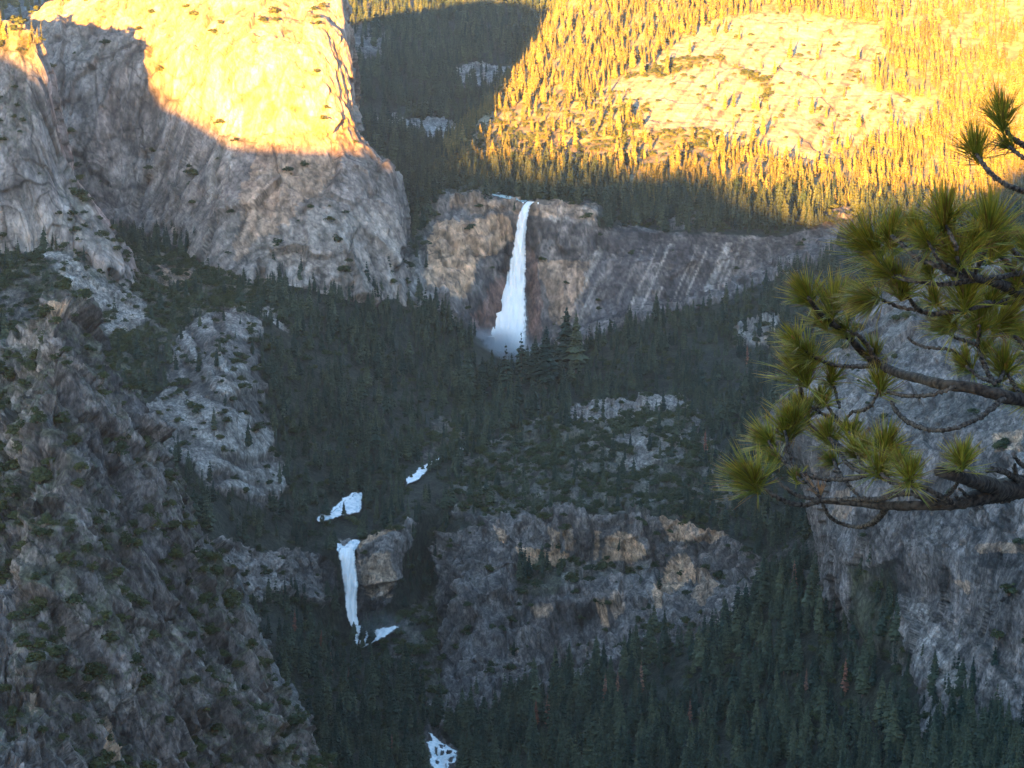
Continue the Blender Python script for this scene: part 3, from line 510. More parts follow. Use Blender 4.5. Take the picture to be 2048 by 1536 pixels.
def shrub_mesh(name, seed, leaves=420, lobes=7, tall=.75):
    rg = np.random.default_rng(seed); V, C = [], []
    cs = rg.normal(0, .2, (lobes, 3)); cs[:, 2] = rg.uniform(.15, tall * .75, lobes); rs = rg.uniform(.16, .3, lobes)
    cs = np.vstack([cs, [[0, 0, .25]]]); rs = np.append(rs, .3)
    k = rg.integers(0, len(rs), leaves); d = rg.normal(0, 1, (leaves, 3)); d /= np.linalg.norm(d, axis=1)[:, None]; d[:, 2] = np.abs(d[:, 2]) * .9 + d[:, 2] * .1
    p = cs[k] + d * rs[k][:, None] * rg.uniform(.7, 1.08, leaves)[:, None]; p[:, 2] = np.maximum(p[:, 2], -.08)
    a = np.cross(d, rg.normal(0, 1, (leaves, 3))); a /= np.linalg.norm(a, axis=1)[:, None]; b = np.cross(d, a) + d * rg.uniform(-.6, .6, (leaves, 1))
    sz = rg.uniform(.035, .085, leaves)[:, None]
    V = np.stack([p - a * sz, p + b * sz * 1.1, p + a * sz, p - b * sz * .9 + d * sz * .3], 1).reshape(-1, 3)
    Fc = np.arange(leaves * 4).reshape(-1, 4)
    g = (rg.uniform(.7, 1.35, leaves)[:, None] * np.ones((1, 4))).reshape(-1)
    C = np.stack([g, g, g], -1)
    me = mesh_from(V, Fc, name, False); setcol(me, C); return me
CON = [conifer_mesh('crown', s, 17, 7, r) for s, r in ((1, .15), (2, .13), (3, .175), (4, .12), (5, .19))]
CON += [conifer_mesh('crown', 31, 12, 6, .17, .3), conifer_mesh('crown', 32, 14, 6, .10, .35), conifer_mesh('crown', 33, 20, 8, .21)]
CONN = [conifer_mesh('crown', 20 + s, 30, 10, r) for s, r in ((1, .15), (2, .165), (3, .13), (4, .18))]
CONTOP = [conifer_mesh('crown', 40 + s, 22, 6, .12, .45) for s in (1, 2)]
DEAD = [conifer_mesh('dead_crown', 60 + s, 24, 7, .10, .3) for s in (1, 2)]
BUSH = [shrub_mesh('foliage', 80 + s, 420, 7, .6 + .1 * s) for s in range(4)]
TR = trunk_mesh('trunk')
def stem_mesh():
    V, Fc = [], []
    for q in range(4):
        a = q * 1.57 + .4; e = (math.cos(a) * .16, math.sin(a) * .16, .42); b = len(V)
        for i in range(3):
            t = 2.1 * i; V.append((.03 * math.cos(t), .03 * math.sin(t), -.12)); 
        for i in range(3):
            t = 2.1 * i; V.append((e[0] + .012 * math.cos(t), e[1] + .012 * math.sin(t), e[2]))
        Fc += [(b + i, b + (i + 1) % 3, b + 3 + (i + 1) % 3, b + 3 + i) for i in range(3)]
    me = mesh_from(np.array(V), np.array(Fc), 'stem'); setcol(me, np.ones((len(V), 3))); return me
STEM = stem_mesh()
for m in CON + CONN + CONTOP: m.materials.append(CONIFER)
for m in DEAD: m.materials.append(DEADTREE)
for m in BUSH: m.materials.append(SHRUB)
TR.materials.append(TRUNK); STEM.materials.append(TRUNK)

tick('-------- where the')
# ------------------------------------------------------------------ where the plants stand
def scatter(sh, key, dens, seed, fn_scale):
    """random points on a sheet, dens per square metre times the cover map"""
    s = SHEETS[sh]; H, Wd = s['H'], s['W']; G = s['G']; M = s[key].reshape(H, Wd)
    a = np.cross(G[1:, :-1] - G[:-1, :-1], G[:-1, 1:] - G[:-1, :-1]); ar = np.linalg.norm(a, axis=-1)
    hor = np.abs(a[..., 2])                        # plants stand on the horizontal footprint
    m = .25 * (M[:-1, :-1] + M[1:, :-1] + M[:-1, 1:] + M[1:, 1:])
    u, v = s['U'].reshape(H, Wd)[:-1, :-1], s['V'].reshape(H, Wd)[:-1, :-1]
    vis = (u > -120) & (u < 2170) & (v > -110) & (v < 1680)
    if key == 'tree': m = m * np.clip(.75 + 1.5 * fbm(s['P'].reshape(H, Wd, 3)[:-1, :-1].reshape(-1, 3) / 45, 3, 33).reshape(H - 1, Wd - 1), .45 if sh == 'valley' else .2, 1.35)
    lam = (hor * .75 + ar * .25) * m * dens * vis
    rg = np.random.default_rng(seed); n = rg.poisson(lam)
    jj, ii = np.nonzero(n); rep = n[jj, ii]; jj = np.repeat(jj, rep); ii = np.repeat(ii, rep)
    x, y = rg.random(len(jj))[:, None], rg.random(len(jj))[:, None]
    P = G[jj, ii] * (1 - x) * (1 - y) + G[jj, ii + 1] * x * (1 - y) + G[jj + 1, ii] * (1 - x) * y + G[jj + 1, ii + 1] * x * y
    h = fn_scale(rg, len(P), P)
    return P, h
def th(mean, sd, lo, hi): return lambda rg, n, P: np.clip(rg.normal(mean, sd, n) * (1 + .35 * fbm(P / 50, 2, 5)) * np.where((P[:, 1] > 2380) & (P[:, 1] < 3520) & (mean == 27), .82, 1.12), lo, hi)
trees = []; shrubs = []
for sh, de, fn in (('valley', .0085, th(27, 8.5, 8, 48)), ('hillside', .0055, th(30, 8, 12, 48)), ('mountainside', .0100, th(22, 7.5, 6, 44)), ('hill', .006, th(26, 7, 12, 40)), ('cliff', .02, th(18, 5, 8, 26)), ('cliff.001', .013, th(22, 6, 8, 36))):
    P, h = scatter(sh, 'tree', de, len(sh) + 3, fn); trees.append((sh, P, h))
for sh, de, fn in (('valley', .012, th(7, 2.2, 3, 13)), ('mountainside', .012, th(7, 2, 3, 12)), ('mountain', .006, th(9, 3, 4, 15)), ('cliff', .010, th(8, 2.5, 4, 14)), ('cliff.001', .008, th(7, 2.5, 3, 14)), ('ridge', .014, th(6.5, 2, 3, 11)), ('ridge.001', .017, th(6.2, 2.2, 2.5, 12))):
    P, h = scatter(sh, 'shrub', de, len(sh) + 9, fn); shrubs.append((sh, P, h))
TP = np.vstack([t[1] for t in trees]); TH = np.concatenate([t[2] for t in trees]); TS = np.concatenate([[t[0]] * len(t[1]) for t in trees])
BP = np.vstack([t[1] for t in shrubs]); BH_ = np.concatenate([t[2] for t in shrubs]); BS = np.concatenate([[t[0]] * len(t[1]) for t in shrubs])
# on the talus and cliff-foot keep trees off the falls and the river
def near_water(P, h):
    u, v = proj(P); ut, vt = proj(P + np.stack([0 * h, 0 * h, h], -1))
    bad = inpoly(u, vt, [(1030,404),(1066,404),(1062,560),(1060,660),(1052,690),(1012,712),(960,700),(938,660),(1000,560)])
    bad |= inpoly(u, vt, [(672,1080),(720,1080),(722,1200),(726,1245),(790,1240),(800,1275),(730,1276),(712,1262),(690,1200)])
    bad |= inpoly(u, v, [(672,1080),(720,1080),(722,1275),(690,1275)])
    bad |= inpoly(u, vt, [(630,1020),(690,975),(725,975),(722,1022),(690,1040),(640,1044)]) | inpoly(u, v, [(640,1030),(725,985),(725,1015),(660,1045)])
    bad |= inpoly(u, vt, [(805,972),(850,915),(890,903),(888,920),(850,955),(822,976)])
    bad |= inpoly(u, vt, [(848,1455),(885,1470),(920,1505),(918,1545),(862,1545)]) | inpoly(u, v, [(848,1460),(885,1470),(920,1505),(918,1590),(862,1590)])
    return ~bad
k = near_water(TP, TH); TP, TH, TS = TP[k], TH[k], TS[k]; k = near_water(BP, BH_ * .5); BP, BH_, BS = BP[k], BH_[k], BS[k]
print('trees', len(TP), 'shrubs', len(BP))

def instances(name, P, h, protos, wid, mats_seed, label_kind='stuff'):
    """one mass of plants: prototypes put on a point cloud by geometry nodes"""
    rg = np.random.default_rng(mats_seed); n = len(P)
    me = bpy.data.meshes.new(name); me.vertices.add(n); me.vertices.foreach_set('co', np.ascontiguousarray(P, np.float32).ravel())
    def attr(nm, ty, dat, key): a = me.attributes.new(nm, ty, 'POINT'); a.data.foreach_set(key, dat.ravel())
    sc_ = np.stack([h * rg.uniform(*wid, n), h * rg.uniform(*wid, n), h], -1).astype(np.float32)
    rot = np.stack([rg.normal(0, .03, n), rg.normal(0, .03, n), rg.uniform(0, 6.283, n)], -1).astype(np.float32)
    attr('size', 'FLOAT_VECTOR', sc_, 'vector'); attr('turn', 'FLOAT_VECTOR', rot, 'vector'); attr('pick', 'INT', rg.integers(0, len(protos), n).astype(np.int32), 'value')
    o = link(name, me, None, kind='stuff')
    pc = bpy.data.collections.new(name + '_kinds')
    for k, ms in enumerate(protos):
        q = bpy.data.objects.new('%s_kind_%02d' % (name, k), ms); pc.objects.link(q)
    g = bpy.data.node_groups.new(name, 'GeometryNodeTree')
    g.interface.new_socket('Geometry', in_out='INPUT', socket_type='NodeSocketGeometry'); g.interface.new_socket('Geometry', in_out='OUTPUT', socket_type='NodeSocketGeometry')
    gi = g.nodes.new('NodeGroupInput'); go = g.nodes.new('NodeGroupOutput'); ip = g.nodes.new('GeometryNodeInstanceOnPoints'); ci = g.nodes.new('GeometryNodeCollectionInfo')
    ci.inputs[0].default_value = pc; ci.inputs['Separate Children'].default_value = True; ci.inputs['Reset Children'].default_value = True
    def na(nm, ty): x = g.nodes.new('GeometryNodeInputNamedAttribute'); x.data_type = ty; x.inputs[0].default_value = nm; return x.outputs[0]
    g.links.new(gi.outputs[0], ip.inputs['Points']); g.links.new(ci.outputs[0], ip.inputs['Instance']); ip.inputs['Pick Instance'].default_value = True
    g.links.new(na('pick', 'INT'), ip.inputs['Instance Index']); g.links.new(na('turn', 'FLOAT_VECTOR'), ip.inputs['Rotation']); g.links.new(na('size', 'FLOAT_VECTOR'), ip.inputs['Scale'])
    g.links.new(ip.outputs[0], go.inputs[0])
    md = o.modifiers.new('plants', 'NODES'); md.node_group = g
    return o

def place_tree(name, P, h, crown, label, cat, group=None, w=1.0, crown_name='crown', trunk=TR):
    r = bpy.data.objects.new(name, None); COL.objects.link(r); r.empty_display_size = 2
    r.location = P; r.scale = (h * w, h * w, h); r.rotation_euler = (0, 0, random.uniform(0, 6.28)); r['label'] = label; r['category'] = cat
    if group: r['group'] = group
    link(crown_name, crown, None, r); link('trunk' if trunk is TR else 'stem', trunk, None, r)
    return r
tick('-- single conifers')
# ---- single conifers: the largest that show
tu, tv = proj(TP); topP = TP + np.stack([0 * TH, 0 * TH, TH * .75], -1); vis = seen(topP, 60) & (tu > 10) & (tu < 2038) & (tv > 10) & (tv < 1650)
size_px = TH / TP[:, 1] * F
score = np.where(vis, size_px, 0); order = np.argsort(-score)
single = order[:262]; single = single[score[single] > 0]
mask = np.ones(len(TP), bool); mask[single] = False
def region_label(u, v):
    if v > 1280: 
        if u < 900: return 'dark conifer in the shaded stand below the lower waterfall, left of the river', 'conifers below the lower waterfall'
        if u < 1350: return 'dark pointed conifer in the stand under the tan-patched cliff band', 'conifers under the tan-patched cliff'
        if u < 1750: return 'tall blue-green conifer in the dense stand at the bottom of the valley', 'conifers on the valley bottom'
        return 'tall dark conifer standing below the grey cliff and its pale rock slide', 'conifers below the grey cliff'
    if u > 1500 and v > 1050: return 'conifer on the slope between the tan-patched cliff and the grey cliff', 'conifers between the two cliffs'
    if v > 1050: return 'dark conifer on or beside the rocks of the lower waterfall gorge', 'conifers in the lower gorge'
    if u < 700: return 'conifer on the forested bench between the left ridge and the river', 'conifers on the left bench'
    if u < 1100: return 'conifer in the forest along the river between the two waterfalls', 'conifers between the two waterfalls'
    return 'conifer on the shaded slope below the streaked cliff', 'conifers below the streaked cliff'
ORD = ['nearest', 'second nearest', 'third nearest', 'fourth nearest', 'fifth nearest', 'sixth nearest', 'seventh nearest', 'eighth nearest', 'ninth nearest', 'tenth nearest', 'eleventh nearest', 'twelfth nearest', 'thirteenth nearest', 'fourteenth nearest', 'fifteenth nearest', 'sixteenth nearest', 'seventeenth nearest', 'eighteenth nearest']
def relative_labels(pts, marks_, noun):
    """one label per plant: its size and its place by the nearest thing one can find in the picture"""
    b = {}; out = [None] * len(pts)
    for i, (u, v, w_) in enumerate(pts):
        d = [(math.hypot(u - a, v - c), n) for a, c, n in marks_]; m = min(range(len(d)), key=lambda q: d[q][0]); a, c, n = marks_[m]
        ang = math.degrees(math.atan2(c - v, u - a)) % 360
        side = ['right of', 'above and right of', 'above', 'above and left of', 'left of', 'below and left of', 'below', 'below and right of'][int((ang + 22.5) // 45) % 8]
        b.setdefault((side, n), []).append((d[m][0], i, w_))
    for (side, n), l in b.items():
        for q, (_, i, w_) in enumerate(sorted(l)):
            w_ = w_.replace('mid-sized', 'medium')
            o = (ORD[q] + ' ') if len(l) > 1 and q < 18 else ''
            out[i] = '%s %s, %s%s %s' % (w_, noun, o, side, n)
    return out
TMARK = [(1588,1150,'the broad red-brown dead conifer'), (1690,1350,'the bright rust dead conifer'), (1553,1410,'the thin rust dead conifer'), (1692,1510,'the dead conifer at the bottom edge'), (1080,1425,'the rust pair right of the rapids'),
 (1235,1370,'the slim brown dead conifer'), (1282,1355,'the pale-tipped reddish conifer'), (885,1500,'the bottom rapids'), (784,1495,'the purple-red dead conifer'), (1395,1430,'the grey-brown dying pair'), (1850,1270,'the pale rock slide'), (1960,1400,'the foot of the grey cliff'),
 (1330,1260,'the big tan scar'), (735,1275,'the lower waterfall foot'), (2030,1500,'the bottom right corner'), (1180,1510,'the middle of the bottom edge'), (1480,1250,'the right end of the cliff band'), (640,1400,'the toe of the left spur'), (1850,1510,'the bottom edge under the slide')]
def size_word(h): return 'tall' if h > 38 else 'mid-sized' if h > 30 else 'small'
tl = relative_labels([(tu[k], tv[k] - size_px[k] / 2, size_word(TH[k]) + ' green') for k in single], TMARK, 'conifer')
for k, lab_ in zip(single, tl):
    lb, gp = region_label(tu[k], tv[k]); lb = lab_
    place_tree('conifer', TP[k], TH[k], CONN[k % 4], lb, 'tree', gp, random.uniform(.85, 1.15))
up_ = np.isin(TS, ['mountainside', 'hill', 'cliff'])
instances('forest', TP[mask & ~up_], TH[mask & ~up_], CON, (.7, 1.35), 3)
CONLIT = []
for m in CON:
    c = m.copy(); c.materials.clear(); c.materials.append(SUNCON); CONLIT.append(c)
instances('forest', TP[mask & up_], TH[mask & up_], CONLIT, (.7, 1.35), 4)
# ---- named conifers standing out against the upper fall
def on_ground(u, v, sheet='valley'):
    y = ground_y(u, v, sheet); return W(u, v, y)
for (u, vb, vt, mesh, lb) in ((935, 800, 698, CONN[1], 'broad dark fir at the left end of the row before the upper waterfall spray'), (965, 780, 712, CONN[0], 'short fir right beside the broad fir in the row before the upper waterfall'),
      (984, 775, 697, CONN[2], 'narrow fir standing left of the crooked one before the upper waterfall foot'), (1012, 780, 687, CONTOP[0], 'crooked thin conifer with gappy crown before the white foot of the upper fall'),
      (1042, 775, 663, CONTOP[1], 'tallest ragged conifer with bare spire top before the upper waterfall foot'), (1070, 770, 675, CONN[3], 'slim pointed conifer just right of the ragged bare-topped one'),
      (1092, 775, 650, CONN[1], 'big dark conifer right of the upper waterfall foot against the stained cliff'), (1133, 740, 612, CONN[0], 'tall conifer rising against the pale stripe of the streaked cliff'),
      (1152, 745, 622, CONN[2], 'dark conifer next to the one against the pale cliff stripe'), (688, 1035, 1002, CONN[2], 'small dark conifer standing in front of the wide white river slide'),
      (708, 1285, 1240, CONN[3], 'dark conifer overlapping the left foot of the lower waterfall'), (725, 1300, 1268, CONN[1], 'left one of the small firs below the lower waterfall foam'),
      (740, 1305, 1272, CONN[2], 'right one of the small firs below the lower waterfall foam'), (1072, 1140, 1122, CONN[0], 'small conifer on the ledge before the tan overhang, left one'), (1100, 1142, 1120, CONN[0], 'small conifer on the ledge before the tan overhang, right one')):
    P = on_ground(u, vb); h = (vb - vt) / F * P[1] / math.cos(.2)
    place_tree('conifer', P, h, mesh, lb, 'tree', None, 1.45)
# ---- dead, red-brown trees
deadspots = [(1588,1180,1128,'red-brown dead conifer on the gully slope left of the grey cliff, the broadest one'),(1690,1385,1322,'bright rust dead conifer high in the lower right stand'),(1553,1430,1392,'rust-tipped thin dead conifer in the middle of the lower right stand'),
 (1612,1380,1345,'small dead conifer with brown top above the thin rust one'),(1692,1536,1490,'dead brown conifer at the bottom edge of the lower right stand'),(1095,1450,1395,'rust dead conifer above the forest right of the river rapids'),
 (1072,1450,1405,'smaller reddish dead conifer next to the rust one right of the rapids'),(1044,1455,1412,'dark red dead conifer left of the pair right of the rapids'),(1235,1395,1350,'slim brown dead conifer under the right part of the cliff band'),
 (1282,1385,1330,'reddish dead conifer with pale tip under the cliff band'),(1210,1420,1355,'tall thin purple-brown dead conifer below the cliff band'),(590,1270,1228,'broad dull-red dead tree in the shaded wood right of the spur'),
 (643,1305,1268,'small red dead conifer in the shade left of the lower fall'),(662,1350,1312,'thin red dead conifer in the shade below the lower fall'),(698,1375,1345,'faint orange-brown dead conifer below the lower fall foot'),
 (784,1510,1476,'purple-red dead conifer left of the bottom rapids'),(1494,730,700,'dusty pink dead tree on the slope beside the pine needles'),(1515,900,880,'brown dead tree at the foot of the dark wood behind the branch'),
 (1410,905,870,'pale brown snag above the brushy slope'),(1380,1440,1405,'grey-brown dying conifer in the lower right stand'),(1405,1450,1420,'second grey-brown dying conifer, slightly lower right of its neighbour'),(1880,1470,1440,'dead brown conifer under the pale rock slide'),(1232,1470,1440,'short brown dead conifer in the stand below the cliff band')]
for (u, vb, vt, lb) in deadspots:
    P = on_ground(u, vb + 4); h = (vb + 16 - vt) / F * P[1] / math.cos(.2)
    place_tree('dead_conifer', P, h, DEAD[int(u) % 2], lb, 'dead tree', 'dead conifers among the green ones', 1.3, 'dead_crown')
# ---- shrubs
bu, bv = proj(BP); vis = seen(BP + np.array([0, 0, 3.0]), 25) & (bu > 8) & (bu < 2040) & (bv > 8) & (bv < 1530)
score = np.where(vis, BH_ / BP[:, 1], 0); order = np.argsort(-score); single = order[:285]; single = single[score[single] > 0]
mask = np.ones(len(BP), bool); mask[single] = False
def shrub_label(u, v):
    if v < 800: return 'olive shrub clinging to the peak end of the rocky left ridge', 'shrubs near the top of the left ridge'
    if v < 1100: return 'olive-green shrub in a crack of the upper grey face of the left ridge', 'shrubs on the upper face of the left ridge'
    if v < 1330: return 'dark green bush on the brushy ledges crossing the left ridge', 'bushes on the ledges of the left ridge'
    return 'dark shrub on the steep slabs low on the left ridge', 'shrubs low on the left ridge'
SMARK = [(105,590,'the tip of the left ridge'), (118,625,'the tan scar'), (20,740,'the left shoulder of the ridge'), (235,760,'the upper right edge of the ridge'), (60,850,'the bare left slab'), (190,900,'the upper ridge face'),
 (340,970,'the upper ridge edge'), (30,1000,'the mid left frame edge'), (200,1060,'the centre of the left ridge'), (385,1090,'the middle ridge edge'), (90,1180,'the lower left ledges'), (300,1200,'the brushy ledge'), (455,1200,'the lower ridge edge'),
 (30,1330,'the left frame edge low down'), (180,1390,'the small tan scars'), (245,1400,'the pale rubble patch'), (225,1490,'the long tan streak'), (400,1330,'the lower right slabs'), (515,1310,'the slab-side ridge edge'), (560,1480,'the pale toe of the ridge'), (400,1480,'the bottom slabs of the ridge'), (90,1500,'the bottom left corner')]
sl = relative_labels([(bu[k], bv[k], ('large' if BH_[k] > 9.5 else 'mid-sized' if BH_[k] > 7.5 else 'small') + ' green') for k in single], SMARK, 'shrub'); sl = dict(zip(single, sl))
FM = [(1330,1260,'the tan scar of the cliff band'),(1090,1125,'the tan overhang'),(1100,1300,'the lower cliff band'),(1250,1060,'the top of the cliff band'),(1700,1180,'the foot of the grey cliff'),(1850,1230,'the pale rock slide'),(1850,1050,'the grey cliff'),(720,1200,'the lower waterfall'),(620,1160,'the dark columns'),(450,820,'the granite slabs'),(170,560,'the pale talus'),(1260,920,'the brushy bench'),(560,1400,'the left spur'),(500,1250,'the spur edge'),(820,1280,'the gorge')]
far_ = [k for k in single if BS[k] != 'ridge.001']; sl2 = dict(zip(far_, relative_labels([(bu[k], bv[k], 'green') for k in far_], FM, 'shrub')))
for k in single:
    lb, gp = (sl[k], shrub_label(bu[k], bv[k])[1]) if BS[k] == 'ridge.001' else (sl2[k], 'shrubs on far ledges')
    place_tree('shrub', BP[k], BH_[k] * 1.0, BUSH[k % 4], lb, 'shrub', gp, random.uniform(1.0, 1.5), 'foliage', STEM)
instances('undergrowth', BP[mask], BH_[mask], BUSH, (1.0, 1.6), 9)

tick('------------ water')
# ------------------------------------------------------------------ water
def water_material():
    m, N, L, b = new_mat('white_water'); o = N['Material Output']; b.inputs['Roughness'].default_value = .55
    at = N.new('ShaderNodeVertexColor'); at.layer_name = 'tint'; L.new(at.outputs[0], b.inputs['Base Color'])
    g = N.new('ShaderNodeNewGeometry'); mp = N.new('ShaderNodeMapping'); mp.inputs['Scale'].default_value = (1, 1, .22); L.new(g.outputs['Position'], mp.inputs['Vector'])
    n = N.new('ShaderNodeTexNoise'); n.inputs['Scale'].default_value = .4; n.inputs['Detail'].default_value = 6; L.new(mp.outputs[0], n.inputs['Vector'])
    bp = N.new('ShaderNodeBump'); bp.inputs['Distance'].default_value = 2.0; bp.inputs['Strength'].default_value = .5; L.new(n.outputs[0], bp.inputs['Height']); L.new(bp.outputs[0], b.inputs['Normal'])
    ve = N.new('ShaderNodeVertexColor'); ve.layer_name = 'veil'; n2 = N.new('ShaderNodeTexNoise'); n2.inputs['Scale'].default_value = .55; n2.inputs['Detail'].default_value = 5; mp2 = N.new('ShaderNodeMapping'); mp2.inputs['Scale'].default_value = (1, .3, .12); L.new(g.outputs['Position'], mp2.inputs['Vector']); L.new(mp2.outputs[0], n2.inputs['Vector'])
    sb = N.new('ShaderNodeMath'); sb.operation = 'MULTIPLY_ADD'; L.new(n2.outputs[0], sb.inputs[0]); sb.inputs[1].default_value = 1.6; sb.inputs[2].default_value = -.8
    ad = N.new('ShaderNodeMath'); ad.operation = 'ADD'; ad.use_clamp = True; L.new(sb.outputs[0], ad.inputs[0]); L.new(ve.outputs[0], ad.inputs[1])
    tr = N.new('ShaderNodeBsdfTransparent'); mx = N.new('ShaderNodeMixShader'); L.new(ad.outputs[0], mx.inputs[0]); L.new(tr.outputs[0], mx.inputs[1]); L.new(b.outputs[0], mx.inputs[2]); L.new(mx.outputs[0], o.inputs[0])
    return m
WATER = water_material()
def fall(name, prof, n_u, n_v, bulge, lift, seed, stretch, tintlo=(.55, .60, .64), **kw):
    """prof: (v, u_left, u_right, y or None)"""
    pr = np.array([(a, b, c, d if d else ground_y((b + c) / 2, a)) for a, b, c, d in prof])
    v = np.linspace(pr[0, 0], pr[-1, 0], n_v)
    ul = np.interp(v, pr[:, 0], pr[:, 1]); ur = np.interp(v, pr[:, 0], pr[:, 2]); yy = np.interp(v, pr[:, 0], pr[:, 3])
    q = np.stack([v / 9, v * 0, v * 0], -1); ul = ul + 2.0 * fbm(q, 3, seed) + .8 * vnoise(q * 6, seed + 2); ur = ur + 2.0 * fbm(q + 50, 3, seed + 1) + .8 * vnoise(q * 6 + 9, seed + 3)
    t = np.linspace(0, 1, n_u)[None, :]; U_ = ul[:, None] * (1 - t) + ur[:, None] * t; V_v = np.repeat(v[:, None], n_u, 1)
    prof_t = np.sqrt(np.clip(1 - (2 * t - 1) ** 2, 0, 1)); Y_ = yy[:, None] - lift - bulge * prof_t
    P = W(U_, V_v, Y_); S = P.reshape(-1, 3)
    d = fbm(np.stack([S[:, 0] / 3.0, S[:, 1] * 0, S[:, 2] / (3.0 * stretch)], -1), 4, seed + 5) * (2.2 * prof_t.repeat(n_v, 0).ravel() + .3)
    S = S + np.array([0, -1, .2]) * d[:, None] * 1.3
    st = fbm(np.stack([S[:, 0] / 2.5, S[:, 1] * 0, S[:, 2] / (2.5 * stretch)], -1), 4, seed + 8)
    edge = 1 - sstep(0, .22, np.minimum(t, 1 - t)).repeat(n_v, 0).ravel()
    w = np.clip(.75 + .9 * st - .25 * edge, 0, 1)[:, None]; C = np.array(tintlo) * (1 - w) + np.array([.98, .96, .92]) * w
    # closed body: a back sheet a little behind
    B = S + np.array([0, bulge * .8 + 2, -.5]); n = len(S)
    f1 = grid_faces(n_v, n_u); f2 = f1[:, ::-1] + n
    i = np.arange(n).reshape(n_v, n_u); rim = np.concatenate([i[0, :], i[1:, -1], i[-1, -2::-1], i[-2:0:-1, 0]])
    rim2 = np.roll(rim, -1); f3 = np.stack([rim, rim + n, rim2 + n, rim2], -1)
    me = mesh_from(np.vstack([S, B]), np.vstack([f1, f2, f3]), name); setcol(me, np.vstack([C, C]))
    ed = np.minimum(t, 1 - t).repeat(n_v, 0).ravel(); vt_ = np.repeat(np.linspace(0, 1, n_v), n_u); vl = np.clip(sstep(0, .17, ed) * 1.5 - .15 - sstep(.86, 1, vt_) * .9 + .25 * st, 0, 1.3); setcol(me, np.repeat(np.concatenate([vl, vl])[:, None], 3, 1), 'veil'); return link(name, me, WATER, **kw)
fall('waterfall', [(404,1050,1070,3618),(412,1046,1060,3600),(425,1038,1059,3588),(450,1033,1055,3580),(480,1028,1052,3576),(520,1020,1053,3568),(560,1011,1053,3560),(600,992,1055,3545),(640,968,1057,3525),(668,948,1058,3505),(700,936,1056,3490),(735,932,1046,3478)],
     46, 260, 12, 4, 5, 5, (.84, .84, .83), label='tall white upper waterfall widening down the stained granite cliff', category='waterfall')
fall('waterfall', [(1097,678,709,2592),(1104,676,711,2588),(1115,677,712,2583),(1150,682,714,2574),(1172,686,718,2570),(1200,689,715,2566),(1235,694,716,2556),(1255,702,719,2548),(1270,708,722,2540),(1284,712,726,2535)],
     34, 160, 5, 4, 25, 7, (.55, .58, .58), label='smaller lower waterfall dropping straight into the dark gorge', category='waterfall')
def patch(name, poly, sheet, lift, seed, color, holes=(), step=1.6, rough=1.2, hi=(.86, .88, .88), **kw):
    """flowing water lying on the ground inside an outline"""
    us_ = [p[0] for p in poly]; vs_ = [p[1] for p in poly]
    nu = int((max(us_) - min(us_)) / step) + 4; nv = int((max(vs_) - min(vs_)) / (step * .8)) + 4
    U_, V_v = np.meshgrid(np.linspace(min(us_) - 2, max(us_) + 2, nu), np.linspace(min(vs_) - 2, max(vs_) + 2, nv))
    Y_ = np.array([ground_y(a, b, sheet) for a, b in zip(U_.ravel()[::1], V_v.ravel()[::1])]).reshape(U_.shape)
    for _ in range(3):
        Yp = np.pad(Y_, 1, mode='edge'); Y_ = (Yp[:-2, 1:-1] + Yp[2:, 1:-1] + Yp[1:-1, :-2] + Yp[1:-1, 2:] + 2 * Y_) / 6
    P = W(U_, V_v, Y_ - lift).reshape(-1, 3)
    nz = fbm(P / 5, 3, seed); P[:, 2] += nz * rough
    wu = U_.ravel() + 3 * fbm(P / 6, 3, seed + 1); wv = V_v.ravel() + 2 * fbm(P / 6, 3, seed + 2)
    ins = inpoly(wu, wv, poly)
    for h in holes: ins &= ~inpoly(wu, wv, h)
    vm = ins.astype(float).reshape(nv, nu)
    for _ in range(1):
        q = np.pad(vm, 1); vm = (q[:-2, 1:-1] + q[2:, 1:-1] + q[1:-1, :-2] + q[1:-1, 2:] + q[1:-1, 1:-1]) / 5
    vm = vm.ravel()
    f = grid_faces(nv, nu); f = f[(vm[f] > .08).sum(1) >= 2]
    used = np.unique(f); mp = np.full(len(P), -1); mp[used] = np.arange(len(used))
    w = np.clip(.7 + 1.0 * fbm(P / 3, 3, seed + 3), 0, 1)[:, None]; C = np.array(color) * (1 - w) + np.array(hi) * w
    me = mesh_from(P[used], mp[f], name); setcol(me, C[used]); setcol(me, np.repeat(np.clip(vm[used] * 1.8 - .35 + .3 * nz[used], 0, 1.2)[:, None], 3, 1), 'veil'); return link(name, me, WATER, **kw)
patch('river', [(815,968),(812,958),(832,945),(838,934),(858,926),(880,912),(890,911),(880,918),(858,930),(850,945),(836,958)], 'valley', 13, 3, (.5,.56,.6), kind='structure')
patch('river', [(660,1024),(686,996),(712,984),(724,992),(718,1020),(700,1028)], 'valley', 9, 55, (.55,.62,.66), kind='structure')
patch('river', [(632,1038),(648,1026),(668,1024),(688,1002),(704,996),(708,986),(726,983),(724,1002),(720,1024),(690,1029),(655,1040),(637,1043)], 'valley', 10, 5, (.35,.45,.52), kind='structure')
patch('river', [(674,1086),(690,1092),(700,1080),(712,1078),(720,1082),(712,1100),(680,1108),(674,1100)], 'valley', 8, 6, (.25,.38,.45), kind='structure')
patch('river', [(708,1252),(722,1250),(735,1262),(755,1258),(800,1252),(775,1270),(752,1282),(722,1294),(710,1288)], 'valley', 12, 7, (.6,.65,.68), kind='structure')
